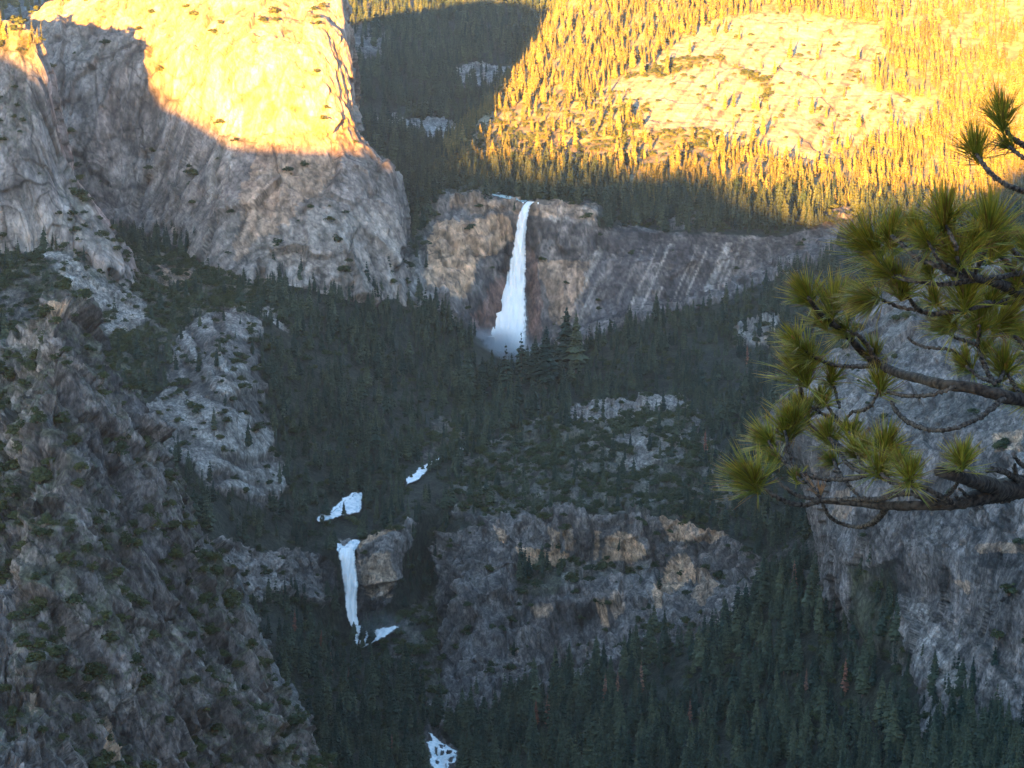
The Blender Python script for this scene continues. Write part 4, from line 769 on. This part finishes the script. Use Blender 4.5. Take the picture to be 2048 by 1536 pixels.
patch('river', [(850,1464),(864,1466),(874,1476),(880,1484),(898,1494),(914,1502),(916,1512),(908,1526),(898,1526),(892,1545),(872,1545),(862,1528),(862,1510),(856,1488),(852,1484),(866,1480),(862,1468)], 'valley', 5, 8, (.4,.52,.56),
      [[(868,1492),(874,1494),(876,1512),(870,1504)], [(880,1488),(888,1492),(884,1498),(878,1494)], [(872,1520),(880,1522),(878,1532),(872,1528)], [(900,1515),(910,1512),(904,1524),(896,1524)], [(884,1500),(890,1504),(884,1512),(880,1506)]], kind='structure')
for q, poly in enumerate(([(984,374),(1000,378),(1003,386),(986,386)], [(945,361),(958,363),(958,370),(944,368)], [(876,346),(888,348),(886,353),(875,351)], [(925,358),(935,360),(934,364),(925,362)], [(984,387),(1012,391),(1040,397),(1056,402),(1054,405),(1020,398),(986,391)],
      [(905,776),(924,768),(928,780),(920,788),(908,784)], [(965,745),(976,740),(976,760),(968,756)], [(918,888),(932,892),(926,900),(916,896)])):
    patch('river', poly, 'valley', 9 if q < 5 else 14, 20 + q, (.22,.36,.37) if q < 5 else (.5,.58,.62), step=1.5, rough=.5, hi=(.40,.52,.52) if q < 5 else (.86,.88,.88), kind='structure')
tick('# footbridge')
# footbridge above the upper fall
def box(c, s):
    x, y, z = s; V = np.array([(a * x / 2, b * y / 2, d * z / 2) for a in (-1, 1) for b in (-1, 1) for d in (-1, 1)]) + np.array(c)
    return V, np.array([(0, 1, 3, 2), (4, 6, 7, 5), (0, 4, 5, 1), (2, 3, 7, 6), (0, 2, 6, 4), (1, 5, 7, 3)])
WOOD = bark_material('weathered_wood', (.42, .33, .20), (.55, .45, .30), 1)
br = bpy.data.objects.new('footbridge', None); COL.objects.link(br); br.location = W(1061, 405, 3612); br['label'] = 'narrow tan footbridge crossing the stream just above the upper waterfall'; br['category'] = 'bridge'
def part(name, pieces, mat, parent, **kw):
    V, Fc, n = [], [], 0
    for c, s in pieces: v, f = box(c, s); V.append(v); Fc.append(f + n); n += 8
    me = mesh_from(np.vstack(V), np.vstack(Fc), name, False); setcol(me, np.ones((n, 3))); return link(name, me, mat, parent, **kw)
part('deck', [((0, 0, 0), (21, 1.6, .5))], WOOD, br); part('railing', [((0, -.75, 1.2), (21, .15, .15))] + [((x, -.75, .7), (.2, .2, 1.1)) for x in range(-10, 11, 4)], WOOD, br)
part('abutment', [((-11, 0, -1.0), (2.4, 3, 2.6))], ROCK, br); part('abutment', [((11, 0, -1.0), (2.4, 3, 2.6))], ROCK, br)

# spray drifting from the feet of the two falls
def mist(name, c, r, dens, seed, nscale, lab):
    bpy_me = bpy.data.meshes.new(name); import bmesh
    bm = bmesh.new(); bmesh.ops.create_icosphere(bm, subdivisions=3, radius=1); bm.to_mesh(bpy_me); bm.free()
    o = link(name, bpy_me, None, kind='stuff', label=lab); o.location = c; o.scale = r
    m = bpy.data.materials.new(name); m.use_nodes = True; N, L = m.node_tree.nodes, m.node_tree.links; N.clear()
    out = N.new('ShaderNodeOutputMaterial'); pv = N.new('ShaderNodeVolumePrincipled'); pv.inputs['Color'].default_value = (.93, .95, 1, 1)
    tc = N.new('ShaderNodeTexCoord'); ln = N.new('ShaderNodeVectorMath'); ln.operation = 'LENGTH'; L.new(tc.outputs['Object'], ln.inputs[0])
    mr = N.new('ShaderNodeMapRange'); mr.interpolation_type = 'SMOOTHSTEP'; mr.inputs[1].default_value = 1.0; mr.inputs[2].default_value = .1; mr.inputs[3].default_value = 0; mr.inputs[4].default_value = 1; L.new(ln.outputs['Value'], mr.inputs[0])
    nz = N.new('ShaderNodeTexNoise'); nz.inputs['Scale'].default_value = nscale; nz.inputs['Detail'].default_value = 3; L.new(tc.outputs['Object'], nz.inputs['Vector'])
    r2 = N.new('ShaderNodeMapRange'); r2.inputs[1].default_value = .35; r2.inputs[2].default_value = .7; L.new(nz.outputs[0], r2.inputs[0])
    mu = N.new('ShaderNodeMath'); mu.operation = 'MULTIPLY'; L.new(mr.outputs[0], mu.inputs[0]); L.new(r2.outputs[0], mu.inputs[1])
    m2 = N.new('ShaderNodeMath'); m2.operation = 'MULTIPLY'; m2.inputs[1].default_value = dens; L.new(mu.outputs[0], m2.inputs[0]); L.new(m2.outputs[0], pv.inputs['Density']); L.new(pv.outputs[0], out.inputs['Volume'])
    bpy_me.materials.append(m); return o
mist('mist', W(975, 715, 3435), (95, 45, 60), .11, 1, 1.8, 'white spray at the foot of the upper waterfall')
mist('mist', W(768, 1250, 2500), (46, 25, 20), .009, 2, 2.2, 'thin spray blowing right from the lower waterfall foot')

tick('------- ground the')
# ------------------------------------------------------------------ ground the viewer stands on, and the ridge behind that shades the valley
marks = [(-300,20,3750),(40,42,3700),(130,72,3610),(230,102,3580),(283,132,3570),(292,182,3560),(350,203,3540),(450,262,3470),(560,280,3460),(700,272,3530),(762,288,3480),
         (1000,305,4200),(1060,318,4080),(1250,338,4000),(1400,335,4000),(1500,375,3900),(1650,425,3880),(1750,415,3950),(1850,388,4050),(2048,385,4150)]
xc, h0 = [], []
for (u, v, y) in marks:
    if 0 < u < 2040: y = ground_y(u, v, 'mountain' if u < 800 else 'mountainside')
    P = W(u, v, y); xc.append(P[0] - SUN_T * P[1]); h0.append(P[2] + SUN_K * P[1])
xc, h0 = np.array(xc), np.array(h0); o_ = np.argsort(xc); xc, h0 = xc[o_], h0[o_]
YR = -1200.0
gx = np.concatenate([[-3400, -2900, -2400, -2000, -1700], np.arange(-1600, 90, 6.0), [120, 300, 700, 1500]])
hz = np.interp(gx, np.concatenate([[-3400, -2000, -1650], xc, [40, 700]]), np.concatenate([[150, 170, 100], h0, [h0[-1], h0[-1] + 420]]))
hz = hz + 2.5 * fbm(np.stack([gx / 14, gx * 0, gx * 0], -1), 3, 77)
offs = [(-1500, -500), (-500, -120), (-120, -12), (0, 0), (60, -30), (250, -260), (500, -560), (700, -800)]
G = np.zeros((len(offs), len(gx), 3))
for j, (dy, dz) in enumerate(offs):
    G[j, :, 0] = gx + SUN_T * YR; G[j, :, 1] = YR + dy + (0 if dy == 0 else 30 * fbm(np.stack([gx / 90, gx * 0 + j, gx * 0], -1), 3, 78)); G[j, :, 2] = hz - SUN_K * YR + dz
me = mesh_from(G, grid_faces(len(offs), len(gx)), 'ridge'); setcol(me, np.full((G.size // 3, 3), .16)); link('ridge', me, ROCK, kind='structure')
rows = [(-480, -700, 900, -420), (-300, -30, 900, -30), (-60, -6, 700, -2.5), (-20, -6, 400, -1.9), (0, -4, 200, -1.7), (2.2, -3.2, 160, -1.75), (3.4, -3.5, 150, -2.2), (6, -5, 150, -5.2), (10, -7, 150, -10), (13, -8, 150, -260), (60, -14, 300, -340), (400, -400, 700, -600), (1000, -1400, 900, -860)]
G = np.zeros((len(rows), 40, 3))
for j, (y, x0, x1, z) in enumerate(rows):
    t = np.linspace(0, 1, 40) ** 1.8; G[j, :, 0] = x0 + (x1 - x0) * t; G[j, :, 1] = y; G[j, :, 2] = z
G = np.concatenate([G[:, :1] + np.array([-3, 0, -1.0]) * np.where(np.abs(np.array([r[0] for r in rows])) < 320, 1, .01)[:, None, None] * np.array([1, 1, 420]), G], 1); G = hermite(G, [6] * (len(rows) - 1), 0, .4); S = G.reshape(-1, 3); S[:, 2] += .25 * fbm(S / 2.0, 3, 5) * np.clip(1, 0, 1) + .02 * np.abs(S[:, 1]) * fbm(S / 40, 3, 6) * (np.abs(S[:, 1]) > 12)
me = mesh_from(S, grid_faces(G.shape[0], 41), 'ground'); setcol(me, np.full((len(S), 3), .27)); link('ground', me, ROCK, kind='structure')
for nm, sg, ys in (('hill', -1, np.array([1650, 2300, 3000, 3800, 4700, 5800, 7500.])), ('hill', 1, np.array([-900, 0, 900, 1800, 2700, 3600, 4600, 5800, 7500.]))):
    G = np.zeros((6, len(ys), 3))
    for j, (dx, z) in enumerate(((330, -620), (480, -380), (640, -90), (900, 260), (1500, 420), (2600, 300))):
        G[j, :, 0] = sg * (.235 * np.maximum(ys, 0) + dx + (150 if sg > 0 else 170)); G[j, :, 1] = ys; G[j, :, 2] = z + 60 * np.sin(ys / 900 + j)
    G = hermite(hermite(G, [14] * (len(ys) - 1), 1, .6), [8] * 5, 0, .6); S = G.reshape(-1, 3); S += gnormals(G).reshape(-1, 3) * (50 * ridged(S / 260, 4, 5))[:, None] * .6
    me = mesh_from(S, grid_faces(G.shape[0], G.shape[1]), nm); setcol(me, np.full((len(S), 3), .13)); link(nm, me, ROCK, kind='structure')
# rock added out of view behind the camera to shade the pine branch
V0 = []
import bmesh
bm = bmesh.new(); bmesh.ops.create_icosphere(bm, subdivisions=5, radius=1); me = bpy.data.meshes.new('shade_rock'); bm.to_mesh(me); bm.free()
co = np.zeros(len(me.vertices) * 3, np.float32); me.vertices.foreach_get('co', co); co = co.reshape(-1, 3).astype(float)
fv, _, _ = facets(co * 1.6, 3, 1.2); co *= (1 + .10 * fv + .08 * fbm(co * 3, 3, 3))[:, None]; co *= np.array([2.7, 2.2, 3.6])
me.vertices.foreach_set('co', co.astype(np.float32).ravel()); setcol(me, np.full((len(co), 3), .3))
link('shade_rock', me, ROCK, label='unseen grey rock added behind the camera to shade the pine branch', category='shade_rock').location = (-3.05, -13, 0.2)

tick('---- the near pine')
# ------------------------------------------------------------------ the near pine: limbs, twigs, needle tufts
YB = 8.4
def yb(u, v): return YB + .42 * math.sin(u / 83.0 + .7) + .38 * math.sin(v / 67.0 + u / 190.0) 
pine = bpy.data.objects.new('pine_tree', None); COL.objects.link(pine); pine.location = (4.9, 8.7, -9.2)
pine['label'] = 'long-needled pine whose branches reach in from the right edge, close to the viewer'; pine['category'] = 'pine tree'
IP = np.array(pine.location)
BARK = bark_material('twig_bark', (.018, .012, .010), (.105, .084, .070), 70); BARKT = bark_material('pine_bark', (.013, .009, .008), (.062, .047, .038), 40)
def tube(name, pts, rad, ring=True, mat=BARK, n=8, seed=0):
    """pts in (u, v) or (u, v, y); rad in picture pixels at each point"""
    A = np.array([W(p[0], p[1], p[2] if len(p) > 2 else yb(p[0], p[1])) for p in pts]); rr = np.array(rad, float) / F * A[:, 1]
    # resample smooth
    m = len(A); T = np.gradient(A, axis=0); out, ro = [], []
    L = np.linalg.norm(np.diff(A, axis=0), axis=1)
    for i in range(m - 1):
        k = max(3, int(L[i] / (.0058 if ring else .014)))
        t0 = T[i] * L[i] / max(np.linalg.norm(T[i]), 1e-9); t1 = T[i + 1] * L[i] / max(np.linalg.norm(T[i + 1]), 1e-9)
        for s in np.arange(k) / k:
            out.append((2*s**3-3*s**2+1)*A[i] + (s**3-2*s**2+s)*t0 + (-2*s**3+3*s**2)*A[i+1] + (s**3-s**2)*t1); ro.append(rr[i] * (1 - s) + rr[i + 1] * s)
    out.append(A[-1]); ro.append(rr[-1]); C = np.array(out); ro = np.array(ro)
    if ring:
        q = np.arange(len(ro)); ro = ro * np.where(q % 3 == 0, .84, np.where(q % 3 == 1, 1.16, 1.0))
        C = C + .0016 * np.random.default_rng(seed).normal(0, 1, C.shape)
    else: ro = ro * (1 + .10 * fbm(np.stack([np.arange(len(ro)) / 5., 0 * ro, 0 * ro], -1), 2, seed))
    Tn = np.gradient(C, axis=0); Tn /= np.linalg.norm(Tn, axis=1)[:, None]; a = np.cross(Tn, [0.05, 1, 0.1]); a /= np.linalg.norm(a, axis=1)[:, None]; b = np.cross(Tn, a)
    th_ = np.arange(n) * 2 * math.pi / n
    bump = 1 + (.10 if ring else .07) * np.random.default_rng(seed + 1).normal(0, 1, (len(C), n))
    S = C[:, None] + (a[:, None] * np.cos(th_)[None, :, None] + b[:, None] * np.sin(th_)[None, :, None]) * (ro[:, None] * bump)[..., None]
    i = np.arange(len(C) * n).reshape(len(C), n); j = np.roll(i, -1, 1); f = np.stack([i[:-1], j[:-1], j[1:], i[1:]], -1).reshape(-1, 4)
    V = np.vstack([S.reshape(-1, 3), C[0] - Tn[0] * ro[0] * .5, C[-1] + Tn[-1] * ro[-1] * .7]); nn = len(C) * n
    caps = [(i[0, k], nn, nn, j[0, k]) for k in range(n)] + [(i[-1, k], j[-1, k], nn + 1, nn + 1) for k in range(n)]
    tri = np.array([(i[0, k], nn, j[0, k]) for k in range(n)] + [(i[-1, k], j[-1, k], nn + 1) for k in range(n)])
    f3 = np.vstack([f[:, [0, 1, 2]], f[:, [0, 2, 3]], tri])
    me = mesh_from(V - IP, f3, name); setcol(me, np.ones((len(V), 3))); return link(name, me, mat, pine)
def needle_material(name, dead=False):
    m, N, L, b = new_mat(name); b.inputs['Roughness'].default_value = .42; b.inputs['Specular IOR Level'].default_value = .45
    at = N.new('ShaderNodeVertexColor'); at.layer_name = 'tint'; L.new(at.outputs[0], b.inputs['Base Color'])
    t = N.new('ShaderNodeBsdfTranslucent'); ms = N.new('ShaderNodeMixShader'); ms.inputs[0].default_value = .25; L.new(at.outputs[0], t.inputs[0])
    L.new(b.outputs[0], ms.inputs[1]); L.new(t.outputs[0], ms.inputs[2]); L.new(ms.outputs[0], N['Material Output'].inputs[0]); return m
NEED = needle_material('pine_needles'); BUD = bark_material('pine_bud', (.30, .13, .05), (.42, .22, .10), 60)
def tuft(u, v, r, ang, count=210, spread=1.25, dead=False, seed=0, dy=0.0):
    """bundle of long needles round the end of a twig; ang: which way the twig points in the picture (deg, 90 = up)"""
    rg = np.random.default_rng(seed); c = W(u, v, yb(u, v) + dy); Lr = r / F * c[1]
    ax = np.array([math.cos(math.radians(ang)), -.25, math.sin(math.radians(ang))]); ax /= np.linalg.norm(ax)
    s1 = np.cross(ax, [0, 1, .2]); s1 /= np.linalg.norm(s1); s2 = np.cross(ax, s1)
    nf = max(8, count // 3); n = nf * 3; pol = np.abs(rg.normal(0, .52, nf)) * spread + .06; pol = np.minimum(pol, 2.1); azm = rg.vonmises(rg.uniform(0, 6.28), .5, nf)
    pol = np.repeat(pol, 3) + rg.normal(0, .05, n); azm = np.repeat(azm, 3) + rg.normal(0, .07, n)
    d = ax * np.cos(pol)[:, None] + (s1 * np.cos(azm)[:, None] + s2 * np.sin(azm)[:, None]) * np.sin(pol)[:, None]
    back = np.repeat(rg.uniform(0, .42, nf), 3) * Lr; base = c - ax * back[:, None]
    ln = Lr * np.repeat(rg.uniform(.55, 1.16, nf), 3) * rg.uniform(.95, 1.03, n) * (1.0 - .10 * (pol > 1.2))
    sag = np.array([0, 0, -1.0]) * (np.repeat(rg.uniform(-.02, .20, nf), 3) * ln)[:, None] + rg.normal(0, .04, (n, 3)) * ln[:, None] + ax * (.10 * ln * np.sin(pol))[:, None]
    w = .00105 * rg.uniform(.8, 1.25, n) * (r / 75) ** .3
    q1 = np.cross(d, [0, 1, 0]) + 1e-4; q1 /= np.linalg.norm(q1, axis=1)[:, None]; q2 = np.cross(d, q1)
    V, Cc = [], []
    if dead: colA = np.array([[.36, .20, .10]]) * rg.uniform(.6, 1.3, (n, 1))
    else:
        g = rg.random((n, 1)); colA = np.array([.11, .155, .016]) * (1 - g) + np.array([.35, .30, .036]) * g
        br_ = rg.random(n) < .13 + .10 * (pol > 1.1); colA[br_] = np.array([.20, .105, .03]) * rg.uniform(.6, 1.2, (br_.sum(), 1))
        colA *= rg.uniform(.65, 1.25, (n, 1))
    rings = []
    for t, k in ((0, .8), (.4, 1.15), (.75, .9), (1, .12)):
        p = base + d * (ln * t)[:, None] + sag * t * t
        tri = [p + (q1 * math.cos(a) + q2 * math.sin(a)) * (w * k)[:, None] for a in (0, 2.094, 4.189)]
        rings.append(np.stack(tri, 1)); tip = np.array([1.0, 1.0, 1.0]) if t < 1 else np.array([1.5, 1.0, .8])
        Cc.append(np.repeat((colA * tip)[:, None], 3, 1))
    V = np.stack(rings, 1).reshape(-1, 3); Cc = np.stack(Cc, 1).reshape(-1, 3)
    f = []
    for k in range(3):
        for i in range(3):
            j = (i + 1) % 3; f.append((k * 3 + i, k * 3 + j, k * 3 + 3 + j, k * 3 + 3 + i))
    f = (np.array(f)[None] + (np.arange(n) * 12)[:, None, None]).reshape(-1, 4)
    nm = 'dead_needle_tuft' if dead else 'needle_tuft'
    me = mesh_from(V - IP, f, nm); setcol(me, Cc); o = link(nm, me, NEED, pine)
    if dead: o['label'] = 'sparse tan dead needle tuft on the lowest twig'
    # short scaly shoot and bud inside the tuft
    if not dead:
        bm = bmesh.new(); bmesh.ops.create_uvsphere(bm, u_segments=8, v_segments=6, radius=1); me = bpy.data.meshes.new('bud'); bm.to_mesh(me); bm.free(); me.materials.append(BUD)
        setcol(me, np.ones((len(me.vertices), 3)))
        bo = bpy.data.objects.new('bud', me); COL.objects.link(bo); bo.parent = o; bo.location = c + ax * .012 - IP; bo.scale = (.007, .007, .014); bo.rotation_euler = Vector(ax).to_track_quat('Z', 'Y').to_euler()
    return o
T_ = [ # u, v, radius, direction, count, spread
 (2004,237,78,100,190,1.1),(1948,302,66,112,170,1.0),(2017,292,60,140,130,1.1),(1890,438,84,92,190,1.1),(1978,457,90,92,260,1.35),(1782,472,92,92,230,1.1),(1743,494,88,125,240,1.25),(1856,482,66,120,190,1.4),
 (1914,511,88,100,260,1.3),(1995,505,62,60,170,1.4),(1802,577,80,95,230,1.3),(1743,592,74,160,200,1.2),(1929,594,80,95,230,1.3),(1958,650,92,92,300,1.4),(2002,643,75,60,220,1.4),(1887,655,56,140,130,1.2),
 (1616,592,76,120,230,1.25),(1669,611,66,85,210,1.3),(1694,660,66,140,190,1.2),(1748,709,58,100,150,1.2),(1597,746,80,120,260,1.3),(1611,702,74,125,240,1.3),(1662,756,52,95,130,1.3),(1758,770,58,100,150,1.4),
 (1608,825,78,110,220,1.2),(1650,801,42,80,90,1.4),(1536,879,66,140,190,1.2),(1570,862,80,98,210,1.1),(1505,961,74,118,280,1.3),(1659,876,66,105,220,1.3),(1703,870,54,95,140,1.2),(1768,893,66,90,230,1.4),(1666,920,52,130,140,1.2),
 (1823,948,58,85,180,1.8),(1926,920,60,90,170,1.7),(1594,955,46,90,90,1.4),(1755,936,54,100,160,1.8),(1712,905,56,120,170,1.4),(1932,732,62,140,200,1.2),(2008,736,62,90,210,1.5),(2060,790,78,165,200,1.2),(2056,690,66,120,170,1.3),(2064,505,70,120,160,1.2),
 (1860,545,60,110,140,1.3),(2056,590,64,100,170,1.4),(1590,680,52,120,120,1.1),(1640,800,52,100,120,1.2),(1700,600,50,60,110,1.2),(1830,452,62,100,150,1.3),(1945,482,66,85,170,1.4),(1775,545,60,140,150,1.3),(1868,600,56,110,130,1.4),(1985,600,66,70,170,1.4),(1645,645,50,120,110,1.2),(1552,915,52,140,110,1.3),(1586,838,60,105,150,1.3),(1735,905,52,110,140,1.4),(1800,920,48,95,120,1.6),(1905,640,58,120,130,1.4),(2030,560,66,110,160,1.4),(1965,700,54,60,120,1.5)]
for i, (u, v, r, a, c, s) in enumerate(T_): tuft(u, v, r * (1.05 + .2 * math.sin(i * 2.3)), a, int(c * 1.85), s, False, 100 + i, ((i * 37) % 11 - 5) * .012)
tuft(1635, 985, 52, 125, 34, .9, True, 99)
B_ = [ # name, points, radii
 ('branch', [(2330,960,9.0),(2180,962),(2048,973),(1990,981),(1961,993),(1923,1005),(1899,1009),(1829,1011),(1770,1011),(1712,1006),(1668,1002),(1638,1001)], [30,27,24,21,17,13,12,10,9,7.5,7,6]),
 ('twig', [(1638,1001),(1621,1009),(1589,1008),(1551,993),(1526,975),(1510,964)], [5,5,4.5,4.5,4,3.5]),
 ('twig', [(1638,1001),(1594,990),(1565,970),(1546,950)], [4.5,4,4,3]),
 ('twig', [(1899,1009),(1860,1000),(1843,994),(1823,987),(1794,989),(1756,998),(1697,998),(1640,1001)], [8,7,6,5.5,5.5,5,4.5,4]),
 ('twig', [(1905,1006),(1882,993),(1852,978),(1826,970),(1794,970),(1770,955),(1757,944)], [6,5.5,5,4.5,4.5,4,3.5]),
 ('branch', [(2000,985),(1981,972),(1950,962),(1917,952),(1890,946),(1873,942)], [20,17,15,14,12,9]),
 ('twig', [(2048,972),(2028,955),(2010,944),(1990,939),(1974,941)], [10,6,5,5,4]), ('twig', [(2034,960),(2031,945),(2028,931)], [5,4,3]), ('twig', [(2070,940),(2045,930),(2028,914)], [5,4,3]),
 ('twig', [(2110,985),(2048,990),(2015,1000),(1980,1003),(1962,1000)], [5,4.5,4,4,4]), ('twig', [(1950,1000),(1930,988),(1918,976)], [4,3,2]), ('twig', [(1925,1003),(1918,998),(1910,992)], [3.5,3,2]),
 ('twig', [(1773,1013),(1758,1035),(1740,1048),(1718,1054),(1690,1050),(1665,1038),(1650,1018),(1640,996),(1635,985)], [6,5.5,5,4.5,4,3.8,3.5,3.2,3]),
 ('twig', [(1608,955),(1618,968),(1628,978),(1640,998)], [3.5,3.5,3.5,3.5]), ('twig', [(1553,907),(1575,930),(1601,944),(1640,956),(1676,959),(1710,956),(1740,948),(1757,944)], [3.5,4,4,4.5,4.5,4.5,4,4]), ('twig', [(1536,880),(1544,893),(1553,907)], [3,3.2,3.5]),
 ('twig', [(1570,862),(1576,895),(1586,925),(1608,955)], [3,3.2,3.3,3.5]), ('twig', [(1659,876),(1676,902),(1703,934),(1735,950)], [3,3.8,4,4]), ('twig', [(1768,893),(1769,912),(1758,932),(1755,944)], [3,3.5,3.5,3.5]),
 ('twig', [(1666,920),(1685,955),(1706,980),(1718,996)], [3,3,3,3]), ('twig', [(1926,920),(1922,945),(1912,970),(1900,985),(1885,996)], [3.5,4,4,4,4]), ('twig', [(1823,948),(1824,958),(1826,970)], [3,3,3]), ('twig', [(1712,905),(1725,930),(1745,946)], [3,3,3]), ('twig', [(1594,955),(1600,962),(1612,966)], [2.5,2.5,2.5]),
 ('branch', [(2330,800,9.0),(2150,800),(2048,800),(1990,788),(1950,777),(1915,772),(1880,768),(1840,757),(1800,747),(1765,732),(1733,712),(1710,688),(1685,662),(1655,640),(1631,616),(1617,595)], [20,17,14,13,12,11.5,11,10,9,8.5,8,7,6,5.5,5,4]),
 ('twig', [(1745,731),(1720,733),(1697,733),(1670,730),(1645,722),(1626,712),(1612,704)], [5,4.5,4.2,4,4,3.5,3]), ('twig', [(1669,611),(1666,630),(1664,650)], [3,3.5,4]), ('twig', [(1755,735),(1735,690),(1715,670),(1694,660)], [5,4.5,4,3]), ('twig', [(1790,745),(1768,728),(1755,718),(1748,709)], [4,4,3.5,3]),
 ('twig', [(1950,775),(1925,772),(1900,778),(1870,788),(1840,792),(1800,790),(1775,782)], [4,4,4,3.8,3.5,3.2,2.5]), ('twig', [(2012,795),(2000,802),(1970,828),(1940,845),(1905,857),(1880,861),(1850,858),(1825,848),(1805,835),(1790,818),(1782,803)], [4.5,5,4.8,4.6,4.5,4.4,4.2,4,3.8,3.4,2.8]),
 ('twig', [(1597,746),(1600,770),(1604,795),(1608,825),(1621,852),(1640,870)], [3.2,3.4,3.4,3.6,3.8,3.8]), ('twig', [(1662,756),(1670,780),(1675,800),(1680,815)], [3,3,3,3]), ('twig', [(1758,770),(1753,790),(1742,811),(1720,822),(1700,828),(1690,850),(1703,870)], [3.2,3.5,3.5,3.5,3.2,3,3]),
 ('twig', [(1621,852),(1640,870),(1665,880),(1690,900)], [3.5,3.5,3.5,3]), ('twig', [(1625,815),(1650,830),(1680,845),(1703,870)], [3.5,3.5,3.5,3]), ('twig', [(1650,801),(1656,812),(1662,822),(1680,845)], [2.5,3,3,3]),
 ('branch', [(2330,600,9.2),(2150,600),(2048,588),(2010,572),(1980,562),(1955,556),(1935,545),(1921,535),(1914,515)], [18,16,13,11,9,8,6,5,4]),
 ('twig', [(2048,545),(2010,552),(1985,555),(1960,556)], [4.5,4.5,4.5,5]), ('twig', [(2048,520),(2025,500),(2005,470),(1985,452)], [4.5,4.2,4,3.5]), ('twig', [(1978,457),(1975,480),(1970,500),(1962,522),(1948,550)], [3.5,4.5,4.8,4.8,4]), ('twig', [(2060,575),(2035,548),(2012,522),(1997,508)], [4,4,4,3.5]),
 ('twig', [(1890,438),(1898,462),(1908,482),(1914,500)], [3.2,3.8,4,4]), ('twig', [(1782,472),(1800,485),(1820,505),(1841,520),(1870,530),(1905,548),(1945,553)], [3.2,3.8,4.2,4.8,5,5,5]), ('twig', [(1743,494),(1752,520),(1768,540),(1790,553),(1830,562),(1880,568),(1950,560)], [3.5,4,4.5,4.5,4.5,4.5,5]), ('twig', [(1856,482),(1870,510),(1890,530),(1915,545)], [3,3.5,4,4]),
 ('twig', [(1802,577),(1820,600),(1835,617),(1853,626),(1880,627),(1907,623),(1930,618),(1990,605),(2048,600)], [3.5,4,4.5,4.8,4.8,4.8,5,6,8]), ('twig', [(1743,592),(1775,604),(1805,616),(1836,621),(1853,626)], [3.2,3.6,3.8,4,4.2]), ('twig', [(1929,594),(1932,606),(1938,617)], [3.5,3.5,4]),
 ('twig', [(1958,650),(1957,675),(1958,700),(1966,722),(1975,745),(1990,768)], [4,4.2,4.4,4.6,4.8,5]), ('twig', [(1887,655),(1900,668),(1925,680),(1958,690)], [3,3.2,3.4,3.6]), ('twig', [(1932,732),(1950,747),(1963,756),(1985,763),(2000,760),(2008,736)], [3.2,3.6,4,4,4,3.2]), ('twig', [(1816,674),(1828,686),(1850,694),(1880,697),(1910,703),(1940,728)], [2.5,3,3.2,3.5,3.5,3]),
 ('twig', [(2002,643),(2020,665),(2048,690),(2100,740),(2170,800)], [3.5,4,5,6,8]), ('twig', [(2008,736),(2020,755),(2040,790)], [3,4,5]), ('twig', [(2060,790),(2072,797),(2090,800)], [4,4,4]),
 ('twig', [(2004,237),(2012,258),(2024,275),(2048,292),(2120,330),(2250,360,9.2)], [4.2,4.8,5.2,5.5,7,9]), ('twig', [(1948,302),(1962,322),(1980,345),(2005,365),(2048,383),(2110,400),(2250,420,9.2)], [3.8,4.4,4.8,5.2,5.6,7,9]), ('twig', [(2017,292),(2030,303),(2048,316),(2090,328)], [3.5,4.2,4.5,6])]
for i, (nm, pts, rad) in enumerate(B_): tube(nm, pts, rad, nm == 'twig', BARK if nm == 'twig' else BARKT, 8 if nm == 'twig' else 12, 300 + i)
# trunk outside the frame, standing on the slope, and a higher limb holding the two top twigs
tz = np.array([-9.6, -7, -3, 0, 3, 6, 9]); n = 14; S = []
for z, r in zip(tz, (.62, .42, .36, .32, .28, .22, .14)):
    a = np.arange(n) * 2 * math.pi / n; rr = r * (1 + .05 * np.sin(a * 5 + z)); S.append(np.stack([4.9 - 3.15 * sstep(-9, -5, z) * .0 - .0 + rr * np.cos(a) - .85 * 0, 8.7 + rr * np.sin(a), z + 0 * a], -1))
S = np.array(S); i = np.arange(S.shape[0] * n).reshape(-1, n); j = np.roll(i, -1, 1); f = np.stack([i[:-1], j[:-1], j[1:], i[1:]], -1).reshape(-1, 4)
me = mesh_from(S.reshape(-1, 3) - IP, f, 'trunk'); setcol(me, np.ones((S.size // 3, 3))); link('trunk', me, BARKT, pine)
for k, (v0, r0, r1) in enumerate(((960, 30, 40), (800, 20, 30), (600, 18, 26), (360, 9, 20), (420, 9, 20))):
    u0 = 2330 if k < 3 else 2250; tube('branch', [(u0, v0, 9.0 if k < 2 else 9.2), (2900, v0 - 30, 8.8), (3860, v0 - 60, 8.7)], [r0, (r0 + r1) / 2, r1], False, BARKT, 12, 400 + k)

tick('-------------- air')
# ------------------------------------------------------------------ air
me = bpy.data.meshes.new('haze'); v, f = box((0, 0, 0), (1, 1, 1)); me.from_pydata(v.tolist(), [], f.tolist()); hz_o = link('haze', me, None, kind='stuff', label='thin valley haze')
hz_o.location = (0, 2300, -300); hz_o.scale = (9000, 11000, 1400)
m = bpy.data.materials.new('haze'); m.use_nodes = True; N, L = m.node_tree.nodes, m.node_tree.links; N.clear()
out = N.new('ShaderNodeOutputMaterial'); pv = N.new('ShaderNodeVolumePrincipled'); pv.inputs['Color'].default_value = (.72, .83, 1, 1); pv.inputs['Density'].default_value = HAZE; pv.inputs['Anisotropy'].default_value = 0.68
L.new(pv.outputs[0], out.inputs['Volume']); me.materials.append(m)
